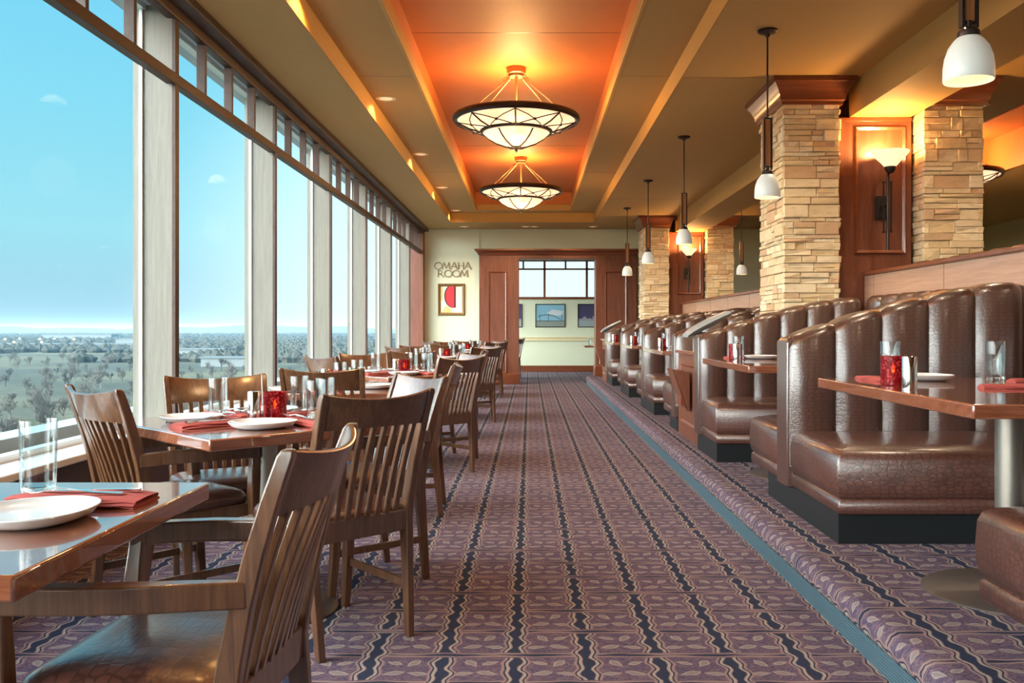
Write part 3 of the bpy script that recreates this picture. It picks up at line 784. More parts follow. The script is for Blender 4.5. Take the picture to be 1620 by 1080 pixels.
def partition(y0, y1, label, near=True, far=True, dn=.71, df=.66, x0=1.37, x1=2.60, grp='booth benches', lower=None):
    r = thing('booth_bench', label, 'booth', ((x0 + x1) / 2, (y0 + y1) / 2, ZF), 0, grp)
    cx, cy = (x0 + x1) / 2, (y0 + y1) / 2
    def sh(mb): mb.v = [(x - cx, y - cy, z - ZF) for x, y, z in mb.v]; return mb
    obj('backrest', sh(channels(x0, x1, y0 - .03, y1 + (.03 if far else 0), .40, topz, oneside=not far)), 'leather', r, smooth=50)
    obj('end_panel', sh(MB().loft([[(x0 - .012, y0 + .012, ZF + .13), (x0 + .03, y0 + .004, ZF + .13), (x0 + .03, y1 - .004, ZF + .13), (x0 - .012, y1 - .012, ZF + .13)],
                               [(x0 - .012, y0 + .012, topz(x0) - .03), (x0 + .03, y0 + .004, topz(x0) - .02), (x0 + .03, y1 - .004, topz(x0) - .02), (x0 - .012, y1 - .012, topz(x0) - .03)],
                               [(x0 + .005, y0 + .04, topz(x0) - .004), (x0 + .03, y0 + .03, topz(x0) - .004), (x0 + .03, y1 - .03, topz(x0) - .004), (x0 + .005, y1 - .04, topz(x0) - .004)]])), 'leather', r, bevel=.008)
    if near: obj('seat', sh(rbox(x0 + .012, x1, y0 - dn, y0 + .01, ZF + .13, ZF + .425)), 'leather_seat', r, smooth=50)
    if far: obj('seat', sh(rbox(x0 + .012, x1, y1 - .01, y1 + df, ZF + .13, ZF + .425)), 'leather_seat', r, smooth=50)
    obj('kick_base', sh(MB().box(x0 + .02, x1, y0 - (dn - .02 if near else -.02), y1 + (.28 if far else 0), ZF, ZF + .135)), 'black', r, smooth=0)
    obj('lower_back', sh(MB().box(x0 + .03, x1, y0 + .01, y1 - .01, ZF + .13, .6)), 'leather', r, smooth=0)
    return r
partition(1.89, 2.11, 'brown leather booth bench cut off by the right edge, its seat end in the corner')
partition(4.73, 4.95, 'brown leather booth bench filling the right side behind the nearest booth table')
partition(7.04, 7.25, 'brown leather booth bench behind the second booth table, in front of the stone pier', far=False, dn=.56, x0=1.335)
partition(8.42, 8.62, 'booth bench backing onto the nearer wooden service cabinet', near=False, far=True)
partition(10.72, 10.94, 'brown leather booth bench behind the third booth table')
partition(13.26, 13.48, 'brown leather booth bench behind the fourth booth table')
partition(15.82, 16.02, 'farthest booth bench facing the camera, beside the end service cabinet', far=False)
def wallbench(y0, y1, label):
    r = thing('wall_banquette', label, 'bench', (2.66, (y0 + y1) / 2, ZF), 0, 'banquettes along the divider')
    cy = (y0 + y1) / 2
    def sh(mb): mb.v = [(x - 2.66, y - cy, z - ZF) for x, y, z in mb.v]; return mb
    mb = channels(y0, y1, 2.60, 2.755, .40, lambda y: 1.384, swap=True, oneside=True)
    obj('backrest', sh(mb), 'leather', r, smooth=50)
    obj('seat', sh(rbox(2.10, 2.62, y0 + .06, y1 - .06, ZF + .13, ZF + .42)), 'leather_seat', r, smooth=50)
    obj('kick_base', sh(MB().box(2.16, 2.62, y0, y1, ZF, ZF + .14)), 'black', r, smooth=0)
wallbench(2.82, 4.01, 'channelled banquette against the divider at the nearest booth table')
wallbench(5.66, 6.44, 'channelled banquette against the divider at the second booth table')
wallbench(9.32, 9.98, 'channelled banquette against the divider at the third booth table')
wallbench(11.64, 12.52, 'channelled banquette against the divider at the fourth booth table')
wallbench(14.18, 15.08, 'channelled banquette against the divider at the farthest booth table')
# back cushions continuing behind the partitions
for y0, y1, w in ((2.14, 2.80, 'a'), (4.96, 5.64, 'a'), (8.64, 9.30, 'a'), (10.96, 11.62, 'a'), (13.50, 14.16, 'a')):
    tag(obj('corner_backrest', channels(y0, y1, 2.60, 2.755, .40, lambda y: 1.384, swap=True, oneside=True), 'leather', smooth=50), 'channelled leather corner back joining the %s bench to the divider' % {2.14: 'right-edge', 4.96: 'nearest full', 8.64: 'cabinet-backed', 10.96: 'third booth', 13.50: 'fourth booth'}[y0], 'backrest')
for y0, y1, w in ((4.03, 4.68, 'nearest'), (6.46, 7.0, 'second'), (10.0, 10.68, 'third'), (12.54, 13.22, 'fourth'), (15.1, 15.78, 'farthest')):
    tag(obj('corner_backrest', channels(y0, y1, 2.60, 2.755, .40, lambda y: 1.384, swap=True, oneside=True), 'leather', smooth=50), 'channelled leather corner back filling the inner corner of the %s booth bench' % w, 'backrest')

# divider half walls with dark cap
for y0, y1, w in ((YB + .1, 7.40, 'nearer'), (7.94, 16.24, 'farther')):
    r = thing('half_wall', '%s pale wood half wall with dark cap running behind the booths' % w, 'divider', (2.83, (y0 + y1) / 2, ZF)); L = y1 - y0
    if w == 'nearer': y1 = 7.40
    obj('panelling', MB().box(-.07, .07, -L / 2, L / 2, 0, 1.40), 'pale_wood', r, smooth=0)
    obj('cap', MB().box(-.10, .10, -L / 2, L / 2, 1.40, 1.43), 'cherry_x', r, bevel=.006)
    s = MB(); y = -L / 2 + .9
    while y < L / 2: s.box(-.0715, -.07, y, y + .004, 0, 1.4); y += 1.22
    obj('joint', s, 'cherry_x', r, smooth=0)
def upper(y0, y1, label):
    mb = channels(y0, y1, 3.02, 3.16, ZF + .0, lambda y: 1.655 - .0 * y, cw=.30, swap=True)
    tag(obj('upper_banquette', mb, 'leather', smooth=50), label, 'bench')
upper(4.6, 7.15, 'brown leather seat back just showing above the nearer half wall')
upper(8.6, 12.0, 'brown leather seat back showing above the farther half wall, left of the nearer pier')
upper(12.3, 15.6, 'low brown leather seat back above the farther half wall beside the far pier')

# service cabinets in the booth row
def cabinet():
    r = thing('service_cabinet', '', 'cabinet')
    obj('carcass', MB().box(0, 1.1, 0, 1.10, 0, .74), 'cherry', r, smooth=0)
    obj('counter', MB().box(-.03, 1.12, -.02, 1.12, .74, .775), 'top', r, bevel=.005)
    m = MB()
    prof = [(0, 0), (.014, .006), (.020, .012), (.012, .024), (.006, .035), (0, .035)]
    y0, y1, z0, z1 = .18, .92, .12, .66
    secs = [[(-d, cy + sy * a, cz + sz * a) for d, a in prof] for cy, cz, sy, sz in ((y0, z0, 1, 1), (y1, z0, -1, 1), (y1, z1, -1, -1), (y0, z1, 1, -1))]
    m.loft(secs, closed=True)
    d = obj('door', MB().box(-.008, .0, .10, 1.0, .05, .70), 'cherry', r, smooth=0)
    obj('door_moulding', m, 'cherry_x', d)
    obj('corner_post', MB().box(-.02, .04, -.015, .08, 0, .74), 'cherry_x', r, bevel=.004)
    return r
def menu_rack():
    r = thing('menu_rack', '', 'rack')
    t = .012
    m = MB()
    def slab(a, b): m.loft([a, b])
    # wedge pocket: narrow at the foot, open at the top
    m.loft([[(-.03, 0, 0), (-.03, .30, 0), (-.03 + t, .30, 0), (-.03 + t, 0, 0)], [(-.15, 0, .34), (-.15, .30, .34), (-.15 + t, .30, .34), (-.15 + t, 0, .34)]])
    for y in (0, .30 - t):
        m.loft([[(-.03, y, 0), (0, y, 0), (0, y + t, 0), (-.03, y + t, 0)], [(-.15, y, .34), (0, y, .31), (0, y + t, .31), (-.15, y + t, .34)]])
    m.box(-.03, 0, 0, .30, -.01, .006)
    obj('pocket', m, 'cherry', r, bevel=.003)
    obj('menu', MB().box(-.07, -.05, .03, .27, .03, .33), 'cherry_x', r)
    return r
place('cabinet', cabinet, (1.39, 7.29, ZF), 0, 'cherry service cabinet between the second and third booths', 'service cabinets')
place('cabinet', cabinet, (1.39, 16.06, ZF), 0, 'cherry service cabinet at the far end of the booth row', 'service cabinets')
place('menu', menu_rack, (1.36, 7.62, ZF + .28), 0, 'wooden menu pocket hanging on the nearer service cabinet', 'menu racks')
place('menu', menu_rack, (1.36, 16.4, ZF + .28), 0, 'wooden menu pocket hanging on the end service cabinet', 'menu racks')
def grey_cap(x, y, label):
    secs = []
    for i in range(9):
        t = i / 8; xx = x + .35 * t; z = 1.070 + .185 * t ** .85; h = .028 + .012 * sin(PI * t)
        if i == 0: h = .015
        secs.append([(xx, y, z - h), (xx, y + .24, z - h), (xx, y + .27, z), (xx, y + .24, z + h * .6), (xx, y, z + h * .6), (xx, y - .03, z)])
    mb = MB().loft(secs); mb.box(x + .07, x + .30, y + .06, y + .16, ZF + .775, 1.10)
    tag(obj('screen_cap', mb, 'grey_metal', smooth=60), label, 'cap')
grey_cap(1.29, 7.33, 'sloping grey padded cap behind the second booth bench')
grey_cap(1.29, 16.10, 'sloping grey padded cap behind the farthest booth bench')

# ------------------------------------------------------------------ tables
def ped(r, h, rad=.045, br=.285):
    obj('column', MB().lathe([(0, .02), (rad, .02), (rad, h), (0, h)], n=28), 'pewter', r)
    obj('base_disc', MB().lathe([(0, 0), (br, 0), (br, .006), (br - .012, .014), (rad + .04, .022), (rad + .02, .035), (0, .035)], n=56), 'disc', r)
M['disc'] = plain('brushed_table_base', (.13, .11, .10), .42, .7)
def booth_table():
    r = thing('booth_table', '', 'table')
    w, L = .48, .70
    obj('tabletop', MB().box(-w, w, -L, L, .707, .75), 'top', r, bevel=.005)
    ped(r, .707, .05, .30); return r
def dining_table():
    r = thing('dining_table', '', 'table')
    obj('tabletop', MB().box(-.45, .45, -.45, .45, .718, .76), 'top', r, bevel=.006)
    ped(r, .718); return r
def small_table():
    r = thing('dining_table', '', 'table')
    obj('tabletop', MB().box(-.395, .395, -.41, .41, .718, .76), 'top', r, bevel=.006)
    ped(r, .718); return r

# ------------------------------------------------------------------ table ware
M['solid_glass'] = m_glass('solid_glass_base', (.97, 1, 1))
def glass():
    g = obj('water_glass', MB().lathe([(0, 0), (.034, 0), (.0365, .004), (.039, .165), (.0385, .1665), (.0375, .165), (.0345, .026), (.031, .022), (0, .021)], n=32), 'glass')
    obj('thick_base', MB().lathe([(0, .0015), (.0325, .0015), (.0345, .006), (.034, .018), (.030, .0205), (0, .0195)], n=32), 'solid_glass', g)
    return g
def votive():
    r = thing('candle_holder', '', 'candle')
    obj('glass_cup', MB().lathe([(0, 0), (.043, 0), (.046, .004), (.046, .112), (.044, .113), (.0425, .112), (.0425, .012), (0, .010)], n=32), 'votive', r)
    obj('candle', MB().lathe([(0, .012), (.019, .012), (.019, .045), (0, .045)], n=20), 'wax', r)
    obj('flame', MB().lathe([(0, .046), (.004, .050), (.0065, .060), (.004, .072), (0, .084)], n=12), 'flame', r)
    return r
def shaker():
    r = thing('metal_cylinder', '', 'shaker')
    obj('body', MB().lathe([(0, 0), (.025, 0), (.0255, .003), (.0255, .118), (.0245, .12), (0, .12)], n=32), 'chrome', r)
    return r
def plate():
    rf = lambda a: 1 + .045 * cos(3 * a + .6) + .03 * cos(2 * a)
    return obj('plate', MB().lathe([(0, .006), (.06, .007), (.085, .010), (.112, .020), (.118, .026), (.121, .0265), (.122, .0245), (.112, .012), (.088, .002), (.07, 0), (0, 0)], n=48, rf=rf), 'porcelain')
def napkin():
    mb = MB(); rnd = random.Random(5)
    for k in range(4):
        z0 = k * .0035; e = k * .004
        secs = []
        for i in range(13):
            t = i / 12; x = -.145 + .29 * t
            wdt = .062 - .028 * max(0, .35 - t) / .35 * 1.2 - e * .6 + .003 * sin(t * 9 + k)
            zz = z0 + .0015 * sin(t * 11 + k * 2) + (.004 if 0 < i < 12 else .001)
            yo = .004 * sin(k * 2.1 + t * 3)
            secs.append([(x, yo - wdt, z0), (x, yo + wdt, z0), (x, yo + wdt + .003, zz), (x, yo + wdt, zz + .003), (x, yo, zz + .0045), (x, yo - wdt, zz + .003), (x, yo - wdt - .003, zz)])
        mb.loft(secs)
    return obj('napkin', mb, 'napkin', smooth=50)
def flatloft(mb, pts, t=.0022, lift=None):
    secs = []
    for i, (x, y0, y1) in enumerate(pts):
        z = lift[i] if lift else 0
        secs.append([(x, y0, z), (x, y1, z), (x, y1, z + t), (x, y0, z + t)])
    return mb.loft(secs)
def fork():
    mb = MB()
    flatloft(mb, [(.10, -.006, .006), (.095, -.009, .009), (.04, -.006, .006), (-.01, -.0035, .0035), (-.035, -.005, .005), (-.045, -.012, .012), (-.062, -.013, .013)], .003, [0, 0, .003, .012, .014, .012, .008])
    for k in range(4):
        y = -.0105 + k * .006
        flatloft(mb, [(-.060, y, y + .0035), (-.08, y, y + .003), (-.10, y + .0007, y + .002)], .002, [.008, .007, .014])
    return obj('fork', mb, 'chrome')
def knife():
    mb = MB()
    flatloft(mb, [(.11, -.006, .006), (.105, -.0085, .0085), (.02, -.006, .006), (.01, -.004, .004)], .006)
    flatloft(mb, [(.01, -.005, .007), (0, -.008, .008), (-.07, -.009, .008), (-.10, -.006, .007), (-.115, .002, .005)], .0018, [.002] * 5)
    return obj('knife', mb, 'chrome')
def put(key, mk, c, z, d, r, od, os_, rot, label, cat, grp, dz=0):
    x = c[0] + d[0] * od + r[0] * os_; y = c[1] + d[1] * od + r[1] * os_
    o = place(key, mk, (x, y, z + dz), rot, label, grp); o['category'] = cat; return o
def setting(c, z, ang, who, s0=0.0, dd=.22, full=True, od_glass=.07, sp=-.15, sn=.05, sg=-.02):
    """one place laid at the table side whose outward direction is at angle ang"""
    d = (cos(ang), sin(ang)); r = (-sin(ang), cos(ang))   # r: right hand of the guest facing in
    rnd = random.Random(int(c[1] * 100) + int(ang * 10))
    j = rnd.uniform(-.06, .06)
    put('plate', plate, c, z, d, r, dd, s0 + sp, ang + 1.3 + j, 'white side plate ' + who, 'plate', 'side plates')
    put('napkin', napkin, c, z, d, r, dd, s0 + sn, ang + j, 'folded coral napkin ' + who, 'napkin', 'folded napkins')
    if full:
        put('fork', fork, c, z, d, r, dd + .0, s0 + sn - .022, ang + .12 + j, 'silver fork resting on the napkin ' + who, 'fork', 'forks on napkins', .0215)
        put('knife', knife, c, z, d, r, dd + .01, s0 + sn + .022, ang + .04 + j, 'silver knife resting on the napkin ' + who, 'knife', 'knives on napkins', .0205)
    put('glass', glass, c, z, d, r, od_glass, s0 + sg, 0, 'clear water tumbler ' + who, 'glass', 'water tumblers')
# ------------------------------------------------------------------ chairs
def backy(z):       # rear post centre line: kicked back foot, raked back
    if z < .44: return -.24 + .045 * (z / .44)
    t = (z - .44) / .47
    return -.195 - .125 * (t * .55 + t * t * .45)
def postx(z): return .185 + .036 * z / .91
def chair(arms):
    r = thing('armchair' if arms else 'dining_chair', '', 'chair')
    zs = [0, .12, .25, .36, .44, .52, .62, .72, .82, .90]
    for s in (-1, 1):
        pts = [(s * postx(z), backy(z), z) for z in zs]
        sz = [(.026, .030), (.028, .035), (.030, .040), (.030, .048), (.030, .050), (.030, .047), (.029, .043), (.028, .039), (.027, .035), (.026, .032)]
        pts += [(s * postx(.912), backy(.912), .913)]; sz += [(.018, .022)]
        obj('rear_leg', MB().bar(pts, sz), 'chair', r, bevel=.004)
    secs = []
    for i in range(17):
        u = -1 + 2 * i / 16; x = u * .211; q = 1 - u * u
        zb, zt = .785 + .004 * q, .910 - .020 * q
        yb, yt = backy(zb) - .042 * q, backy(zt) - .046 * q
        secs.append([(x, yb - .009, zb), (x, yb + .009, zb), (x, yt + .009, zt - .004), (x, yt + .004, zt), (x, yt - .004, zt), (x, yt - .009, zt - .004)])
    obj('backrest', MB().loft(secs), 'chair', r, smooth=45)
    for k in range(8):
        u = -1 + 2 * (k + .5) / 8
        xt, xb = u * .185, u * .165; qt = 1 - (xt / .211) ** 2; m = []
        for z in (.455, .53, .62, .71, .79):
            t = (z - .455) / .335
            m.append((xb + (xt - xb) * t, backy(z) - .042 * qt * t - .012 * (1 - t) * qt, z))
        obj('slat', MB().bar(m, [(.019, .018)] * 5), 'chair', r, bevel=.002)
    obj('seat_rail', MB().box(-.19, .19, -.216, -.190, .385, .462), 'chair', r, bevel=.004)
    sr = MB()
    for s in (-1, 1):
        sr.loft([[(s * .178, -.19, .385), (s * .20, -.19, .385), (s * .20, -.19, .435), (s * .178, -.19, .435)], [(s * .205, .20, .385), (s * .228, .20, .385), (s * .228, .20, .435), (s * .205, .20, .435)]])
    sr.box(-.22, .22, .195, .22, .385, .435)
    obj('apron', sr, 'chair', r, bevel=.003)
    # cushion: rounded trapezoid, domed
    def ring(i, z):
        out = []
        for (cx, cy, a0) in ((.20 - .05, .215 - .05, 0), (-.20 + .05, .215 - .05, PI / 2), (-.155, -.14, PI), (.155, -.14, 3 * PI / 2)):
            for j in range(5):
                a = a0 + PI / 2 * j / 4; rr = .05
                out.append(((cx + rr * cos(a)) * 1.0 * (1 - i / .24) * 1.10, (cy + rr * sin(a) - .01) * (1 - i / .24) + .0, z))
        return out
    mb = MB().loft([ring(.008, .432), ring(.0, .440), ring(-.004, .452), ring(-.002, .466), ring(.008, .478), ring(.028, .488), ring(.07, .496), ring(.13, .500), ring(.20, .502)])
    obj('seat', mb, 'leather_seat', r, smooth=60)
    for s in (-1, 1):
        if arms:
            obj('front_leg', MB().bar([(s * .222, .235, 0), (s * .228, .222, .2), (s * .236, .212, .42), (s * .246, .205, .54), (s * .255, .2, .636)], [(.028, .030), (.036, .038), (.046, .048), (.038, .040), (.028, .032)]), 'chair', r, bevel=.004)
            P = [(.212, -.245, .655), (.243, -.17, .660), (.268, -.08, .662), (.276, .02, .660), (.270, .12, .656), (.257, .215, .650)]
            Wd = [.026, .034, .040, .042, .042, .040]
            secs = [[(s * (x - w / 2), y, z - .032), (s * (x + w / 2), y, z - .032), (s * (x + w / 2), y, z + .018), (s * (x - w / 2), y, z + .018)] for (x, y, z), w in zip(P, Wd)]
            obj('arm', MB().loft(secs), 'chair', r, bevel=.005, seg=3)
        else:
            obj('front_leg', MB().bar([(s * .208, .225, 0), (s * .212, .215, .2), (s * .214, .207, .43)], [(.028, .028), (.036, .036), (.044, .044)]), 'chair', r, bevel=.004)
        obj('stretcher', MB().loft([[(s * .188, -.21, .17), (s * .202, -.21, .17), (s * .202, -.21, .20), (s * .188, -.21, .20)], [(s * .210, .20, .17), (s * .224, .20, .17), (s * .224, .20, .20), (s * .210, .20, .20)]]), 'chair', r, bevel=.002)
    return r
def put_chair(x, y, phi, arms, label, grp):
    """x, y: point midway between the rear feet; phi: facing direction in degrees"""
    f = (cos(math.radians(phi)), sin(math.radians(phi)))
    key = 'arm' if arms else 'side'
    o = place(key, lambda: chair(arms), (x + .24 * f[0], y + .24 * f[1], 0), math.radians(phi - 90), label, grp)
    return o
P = 3.75
ORD = ['nearest', 'second', 'third', 'fourth', 'fifth', 'sixth', 'seventh', 'eighth', 'ninth']
rc = random.Random(11)
def J(a=.02): return rc.uniform(-a, a)
for k in range(5):
    cy = 1.75 + P * k; w = ORD[2 * k] + ' window table'
    place('small', small_table, (-1.165, cy, 0), 0, 'red-brown pedestal table standing square to the window, the %s' % w, 'window tables')
    c = (-1.165, cy); z = .76; j = 0 if k == 0 else 1
    if k == 0:
        put_chair(-.50, 1.84, 176.5, True, 'slat-back armchair in the foreground at the aisle side of the nearest window table', 'aisle side armchairs')
        setting(c, z, 0, 'on the aisle side of the nearest window table', 0, .21, True, .07, -.03, .15, .25)
        setting(c, z, PI, 'on the window side of the nearest window table', 0, .21, True, .07, -.0, -.17, -.2)
    else:
        put_chair(-.54 + J(), cy + .08 + J(), 180 + J(3), True, 'slat-back armchair facing the window at the aisle side of the %s' % w, 'aisle side armchairs')
        put_chair(-1.14 + J(), cy - .50 + J(), 90 + J(3), False, 'armless slat-back chair seen from behind at the near side of the %s' % w, 'near side chairs')
        setting(c, z, 0, 'on the aisle side of the %s' % w, 0, .21, k < 4, .05, .02, .19, .30)
        setting(c, z, -PI / 2, 'on the near side of the %s' % w, 0, .22, k < 4, .12, -.24, -.08, .03)
    place('votive', votive, (-1.18 if k else -1.40, cy + .02, z), 0, 'lit red glass candle holder in the middle of the %s' % w, 'red candle holders')
    place('shaker', shaker, (-1.26 if k else -1.48, cy + .03, z), 0, 'small polished metal cylinder by the candle on the %s' % w, 'metal cylinders')
for k in range(4):
    cy = 3.61 + P * k; w = ORD[2 * k + 1] + ' window table'
    place('square', dining_table, (-1.06, cy, 0), PI / 4, 'red-brown square pedestal table set cornerwise to the window, the %s' % w, 'window tables')
    c = (-1.06, cy); z = .76; d = P * k
    jj = (lambda a: 0) if k == 0 else J
    put_chair(-1.575 + jj(.03), 3.40 + d + jj(.03), 48 + jj(3), True, 'slat-back armchair by the window at the near left of the %s' % w, 'armchairs by the window')
    put_chair(-.575 + jj(.03), 3.17 + d + jj(.03), 134 + jj(3), False, 'armless slat-back chair showing its dark back at the near right of the %s' % w, 'armless chairs on the aisle')
    put_chair(-1.44 + jj(.03), 4.16 + d + jj(.03), -60 + jj(3), False, 'armless slat-back chair facing the camera at the far left of the %s' % w, 'armless chairs by the window')
    put_chair(-.58 + jj(.03), 4.20 + d + jj(.03), 217 + jj(3), True, 'slat-back armchair with glare on its back at the far right of the %s' % w, 'armchairs turned to the camera')
    for ang, nm in ((225, 'near left'), (315, 'near right'), (135, 'far left'), (45, 'far right')):
        full = k < 3
        setting(c, z, math.radians(ang), 'at the %s side of the %s' % (nm, w), 0, .24, full, .10, -.15, .04, -.21 if ang != 315 else .21)
    place('votive', votive, (-1.03, cy + .02, z), 0, 'lit red glass candle holder in the middle of the %s' % w, 'red candle holders')
    place('shaker', shaker, (-1.09, cy - .06, z), 0, 'small polished metal cylinder by the candle on the %s' % w, 'metal cylinders')

BT = [(3.29, .70), (5.95, .70), (9.37, .68), (11.95, .68), (14.55, .68)]
for i, (cy, L) in enumerate(BT):
    w = ORD[i] + ' booth table'
    place('booth_table', booth_table, (1.76, cy, ZF), 0, 'red-brown pedestal table between the booth benches, the %s' % w, 'booth tables')
    z = ZF + .75; c = (1.74, cy)
    place('votive', votive, (1.405, cy + .18, z), 0, 'red mosaic glass candle holder near the aisle edge of the %s' % w, 'red candle holders')
    place('shaker', shaker, (1.35, cy - .10, z), 0, 'small polished metal cylinder at the aisle edge of the %s' % w, 'metal cylinders')
    if i < 4:
        place('glass', glass, (1.47, cy + .37, z), 0, 'clear tumbler behind the candle on the %s' % w, 'water tumblers')['category'] = 'glass'
        place('glass', glass, (1.93, cy + .43, z), 0, 'clear tumbler at the far right of the %s' % w, 'water tumblers')['category'] = 'glass'
        for nm, x, dy_, a in (('far', 1.66, .50, PI / 2), ('near', 1.96, -.02, 0)):
            o = place('plate', plate, (x, cy + dy_, z), a, 'white side plate at the %s place of the %s' % (nm, w), 'side plates'); o['category'] = 'plate'
            o = place('napkin', napkin, (x - .19, cy + dy_ + .02, z), a, 'folded coral napkin at the %s place of the %s' % (nm, w), 'folded napkins', .8); o['category'] = 'napkin'
        o = place('napkin', napkin, (2.06, cy + .38, z), .3, 'folded coral napkin at the wall side of the %s' % w, 'folded napkins', .8); o['category'] = 'napkin'
        if i == 0:
            o = place('plate', plate, (2.10, cy + .16, z), .5, 'white side plate at the wall side of the nearest booth table', 'side plates'); o['category'] = 'plate'
# next room: a chair just inside the doorway at the left, a table corner at the right
put_chair(-.30, 20.0, 150, False, 'slat-back chair just inside the doorway beside its left jamb', 'next room chairs')
o = place('square', dining_table, (1.62, 19.6, 0), 0, 'dining table beyond the doorway, its left end showing at the right jamb')
o = place('glass', glass, (1.30, 19.5, .76), 0, 'clear tumbler on the table beyond the doorway'); o['category'] = 'glass'

# ------------------------------------------------------------------ landscape seen from the upper floor
GZ = -26.0
R_ = random.Random(3)
tag(obj('ground', MB().add([(-9000, -3000, GZ), (5000, -3000, GZ), (5000, 14000, GZ), (-9000, 14000, GZ)], [(0, 1, 2, 3)]), 'ground', smooth=0), 'flat winter parkland stretching to the horizon outside the windows', 'ground', kind='structure')
hb = MB()
secs = []
for i in range(80):
    x = -9000 + 13000 * i / 79; h = 34 + 16 * sin(i * .35) + 9 * sin(i * 1.3) + R_.uniform(-3, 3)
    secs.append([(x, 7600, GZ), (x, 7800, GZ + h), (x, 8300, GZ + h * .9), (x, 8600, GZ)])
hb.loft(secs)
hz = bpy.data.materials.new('aerial_haze'); hz.use_nodes = True; hz.node_tree.nodes.clear()
vsn = hz.node_tree.nodes.new('ShaderNodeVolumeScatter'); vsn.inputs['Density'].default_value = 1 / 2600; vsn.inputs['Color'].default_value = (.15, .25, .31, 1)
hz.node_tree.links.new(vsn.outputs[0], hz.node_tree.nodes.new('ShaderNodeOutputMaterial').inputs['Volume'])
tag(obj('haze', MB().box(-9500, -30, -3000, 14000, GZ - 1, 45), hz, smooth=0), 'thin blue winter haze over the plain outside', 'haze', kind='stuff')
tag(obj('distant_ridge', hb, 'woods', smooth=60), 'low blue-grey ridge along the horizon', 'ridge')
# belts of woodland
wd = MB()
def tuft(x, y, r, h):
    a0 = R_.uniform(0, 2); n_ = 6
    ring = [(x + r * R_.uniform(.7, 1.2) * cos(a0 + 2 * PI * q / n_), y + r * R_.uniform(.7, 1.2) * sin(a0 + 2 * PI * q / n_), GZ + h * R_.uniform(.35, .6)) for q in range(n_)]
    base = [(x + (px_ - x) * .7, y + (py_ - y) * .7, GZ) for px_, py_, _ in ring]
    wd.add([(x + R_.uniform(-1, 1), y, GZ + h)] + ring + base, [(0, 1 + q, 1 + (q + 1) % n_) for q in range(n_)] + [(1 + q, 7 + q, 7 + (q + 1) % n_, 1 + (q + 1) % n_) for q in range(n_)])
SPOTS = ((-330, 900, 50, 22), (-1050, 2100, 100, 40), (-640, 1500, 60, 30))
for i in range(5200):
    y = 720 * (1 + 4.2 * (i / 5200) ** 1.5) + R_.uniform(-15, 15); x = -y * R_.uniform(.06, .68)
    if abs(y - 1197) < 18 and -1160 < x < -470: continue
    if any(abs(x - a_) < c_ and abs(y - b_) < d_ for a_, b_, c_, d_ in SPOTS): continue
    if sin(x * .011 + y * .004) + sin(y * .013) < -.75: continue
    tuft(x, y, R_.uniform(3.5, 7) * (1 + y / 3000), R_.uniform(5.5, 10))
tag(obj('distant_woodland', wd, 'woods', smooth=0), 'belts of bare winter woodland far across the plain', 'woodland', kind='stuff')
def tree_mesh(seed):
    r = random.Random(seed); mb = MB()
    def limb(p, d, L, rad, lvl):
        q = p + d * L
        e = d.orthogonal().normalized(); f2 = d.cross(e)
        mb.loft([[p + (e * cos(a) + f2 * sin(a)) * rad for a in (0, 2.1, 4.2)], [q + (e * cos(a) + f2 * sin(a)) * rad * .6 for a in (0, 2.1, 4.2)]], caps=False)
        if lvl == 0: return
        for _ in range(5 if lvl > 1 else 6):
            nd = (d + Vector((r.uniform(-1, 1), r.uniform(-1, 1), r.uniform(-.35, .65))) * .85).normalized()
            limb(p + d * L * r.uniform(.45, 1), nd, L * r.uniform(.5, .78), rad * .55, lvl - 1)
    limb(Vector((0, 0, 0)), Vector((0, 0, 1)), 3.4, .24, 4)
    return mb
TP = [obj('bare_tree', tree_mesh(s), 'twigs', smooth=0) for s in (1, 2, 3, 4)]
TR = []
for i in range(250):
    for _ in range(40):
        t = i / 250; y = 150 + 540 * t ** 1.2 + R_.uniform(-25, 25)
        x = -y * R_.uniform(.10, .66)
        if all((x - a) ** 2 + (y - b) ** 2 > 130 for a, b in TR) and not (abs(x + 215) < 26 and abs(y - 640) < 16) and not (y < 360 and -.50 < x / y < -.36 and R_.random() < .7): break
    TR.append((x, y))
open_ = [(-.44, 330, .06), (-.30, 290, .05)]
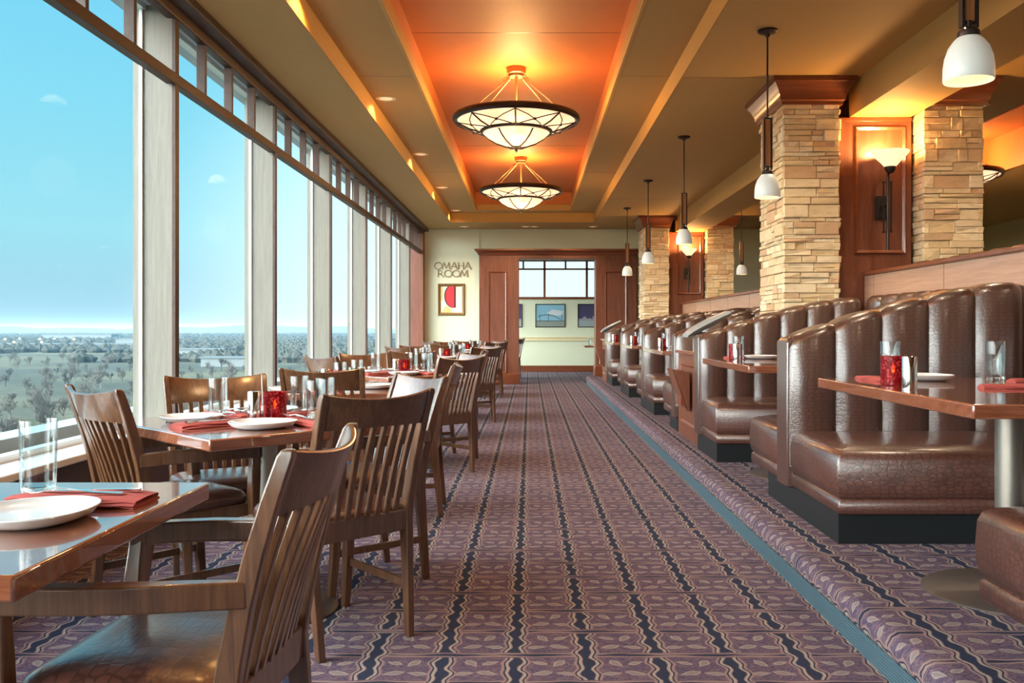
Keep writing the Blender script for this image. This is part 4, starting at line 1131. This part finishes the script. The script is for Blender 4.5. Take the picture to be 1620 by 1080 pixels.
for i, (x, y) in enumerate(TR):
    src = TP[i % 4]
    o = src if i < 4 else src.copy()
    if i >= 4: C.objects.link(o)
    s = R_.uniform(.75, 1.35)
    o.location = (x, y, GZ); o.rotation_euler = (0, 0, R_.uniform(0, 6)); o.scale = (s, s, s * R_.uniform(.9, 1.1))
    tag(o, 'bare grey-brown winter tree standing in the parkland below the windows', 'tree', 'bare trees in the parkland')
def building(x, y, w, d, h, label, m='house'):
    r = thing('distant_building', label, 'building', (x, y, GZ), 0)
    obj('wall', MB().box(-w / 2, w / 2, -d / 2, d / 2, 0, h), m, r, smooth=0)
    obj('roof', MB().box(-w / 2 - 1, w / 2 + 1, -d / 2 - 1, d / 2 + 1, h, h + 1), 'road', r, smooth=0)
building(-330, 900, 60, 20, 6, 'long low white building far out through the second window bay')
building(-215, 640, 34, 14, 6, 'pale building far out through the third window bay')
building(-1050, 2100, 160, 40, 12, 'pale wide building near the horizon at the left edge')
building(-640, 1500, 90, 30, 9, 'pale building near the horizon, left of the first pier')
# elevated road with street lamps
tag(obj('road_viaduct', MB().box(-1150, -480, 1190, 1204, GZ + 5, GZ + 7.5).box(-1000, -994, 1190, 1204, GZ, GZ + 5).box(-800, -794, 1190, 1204, GZ, GZ + 5).box(-600, -594, 1190, 1204, GZ, GZ + 5), 'road', smooth=0), 'pale elevated road crossing the plain at the left edge', 'road')
def street_lamp():
    r = thing('street_lamp', '', 'street lamp')
    obj('pole', MB().box(-.15, .15, -.15, .15, 0, 12), 'bronze', r, smooth=0)
    obj('lamp_head', MB().lathe([(0, 11.6), (1.0, 11.9), (1.5, 12.8), (1.0, 13.7), (0, 14.0)], n=12), 'lamp_dot', r)
    return r
for i, px in enumerate((8, 22, 31, 63, 66, 86, 117)):
    y = 1180 + (i % 3) * 25 - (i == 1 or i == 4) * 110
    place('slamp', street_lamp, ((px - 838) / 1420 * y, y, GZ - (2.5 if i in (1, 4) else 0)), 0, 'tiny lit street lamp on the distant road, %s from the left' % ORD[i].replace('nearest', 'first'), 'street lamps')
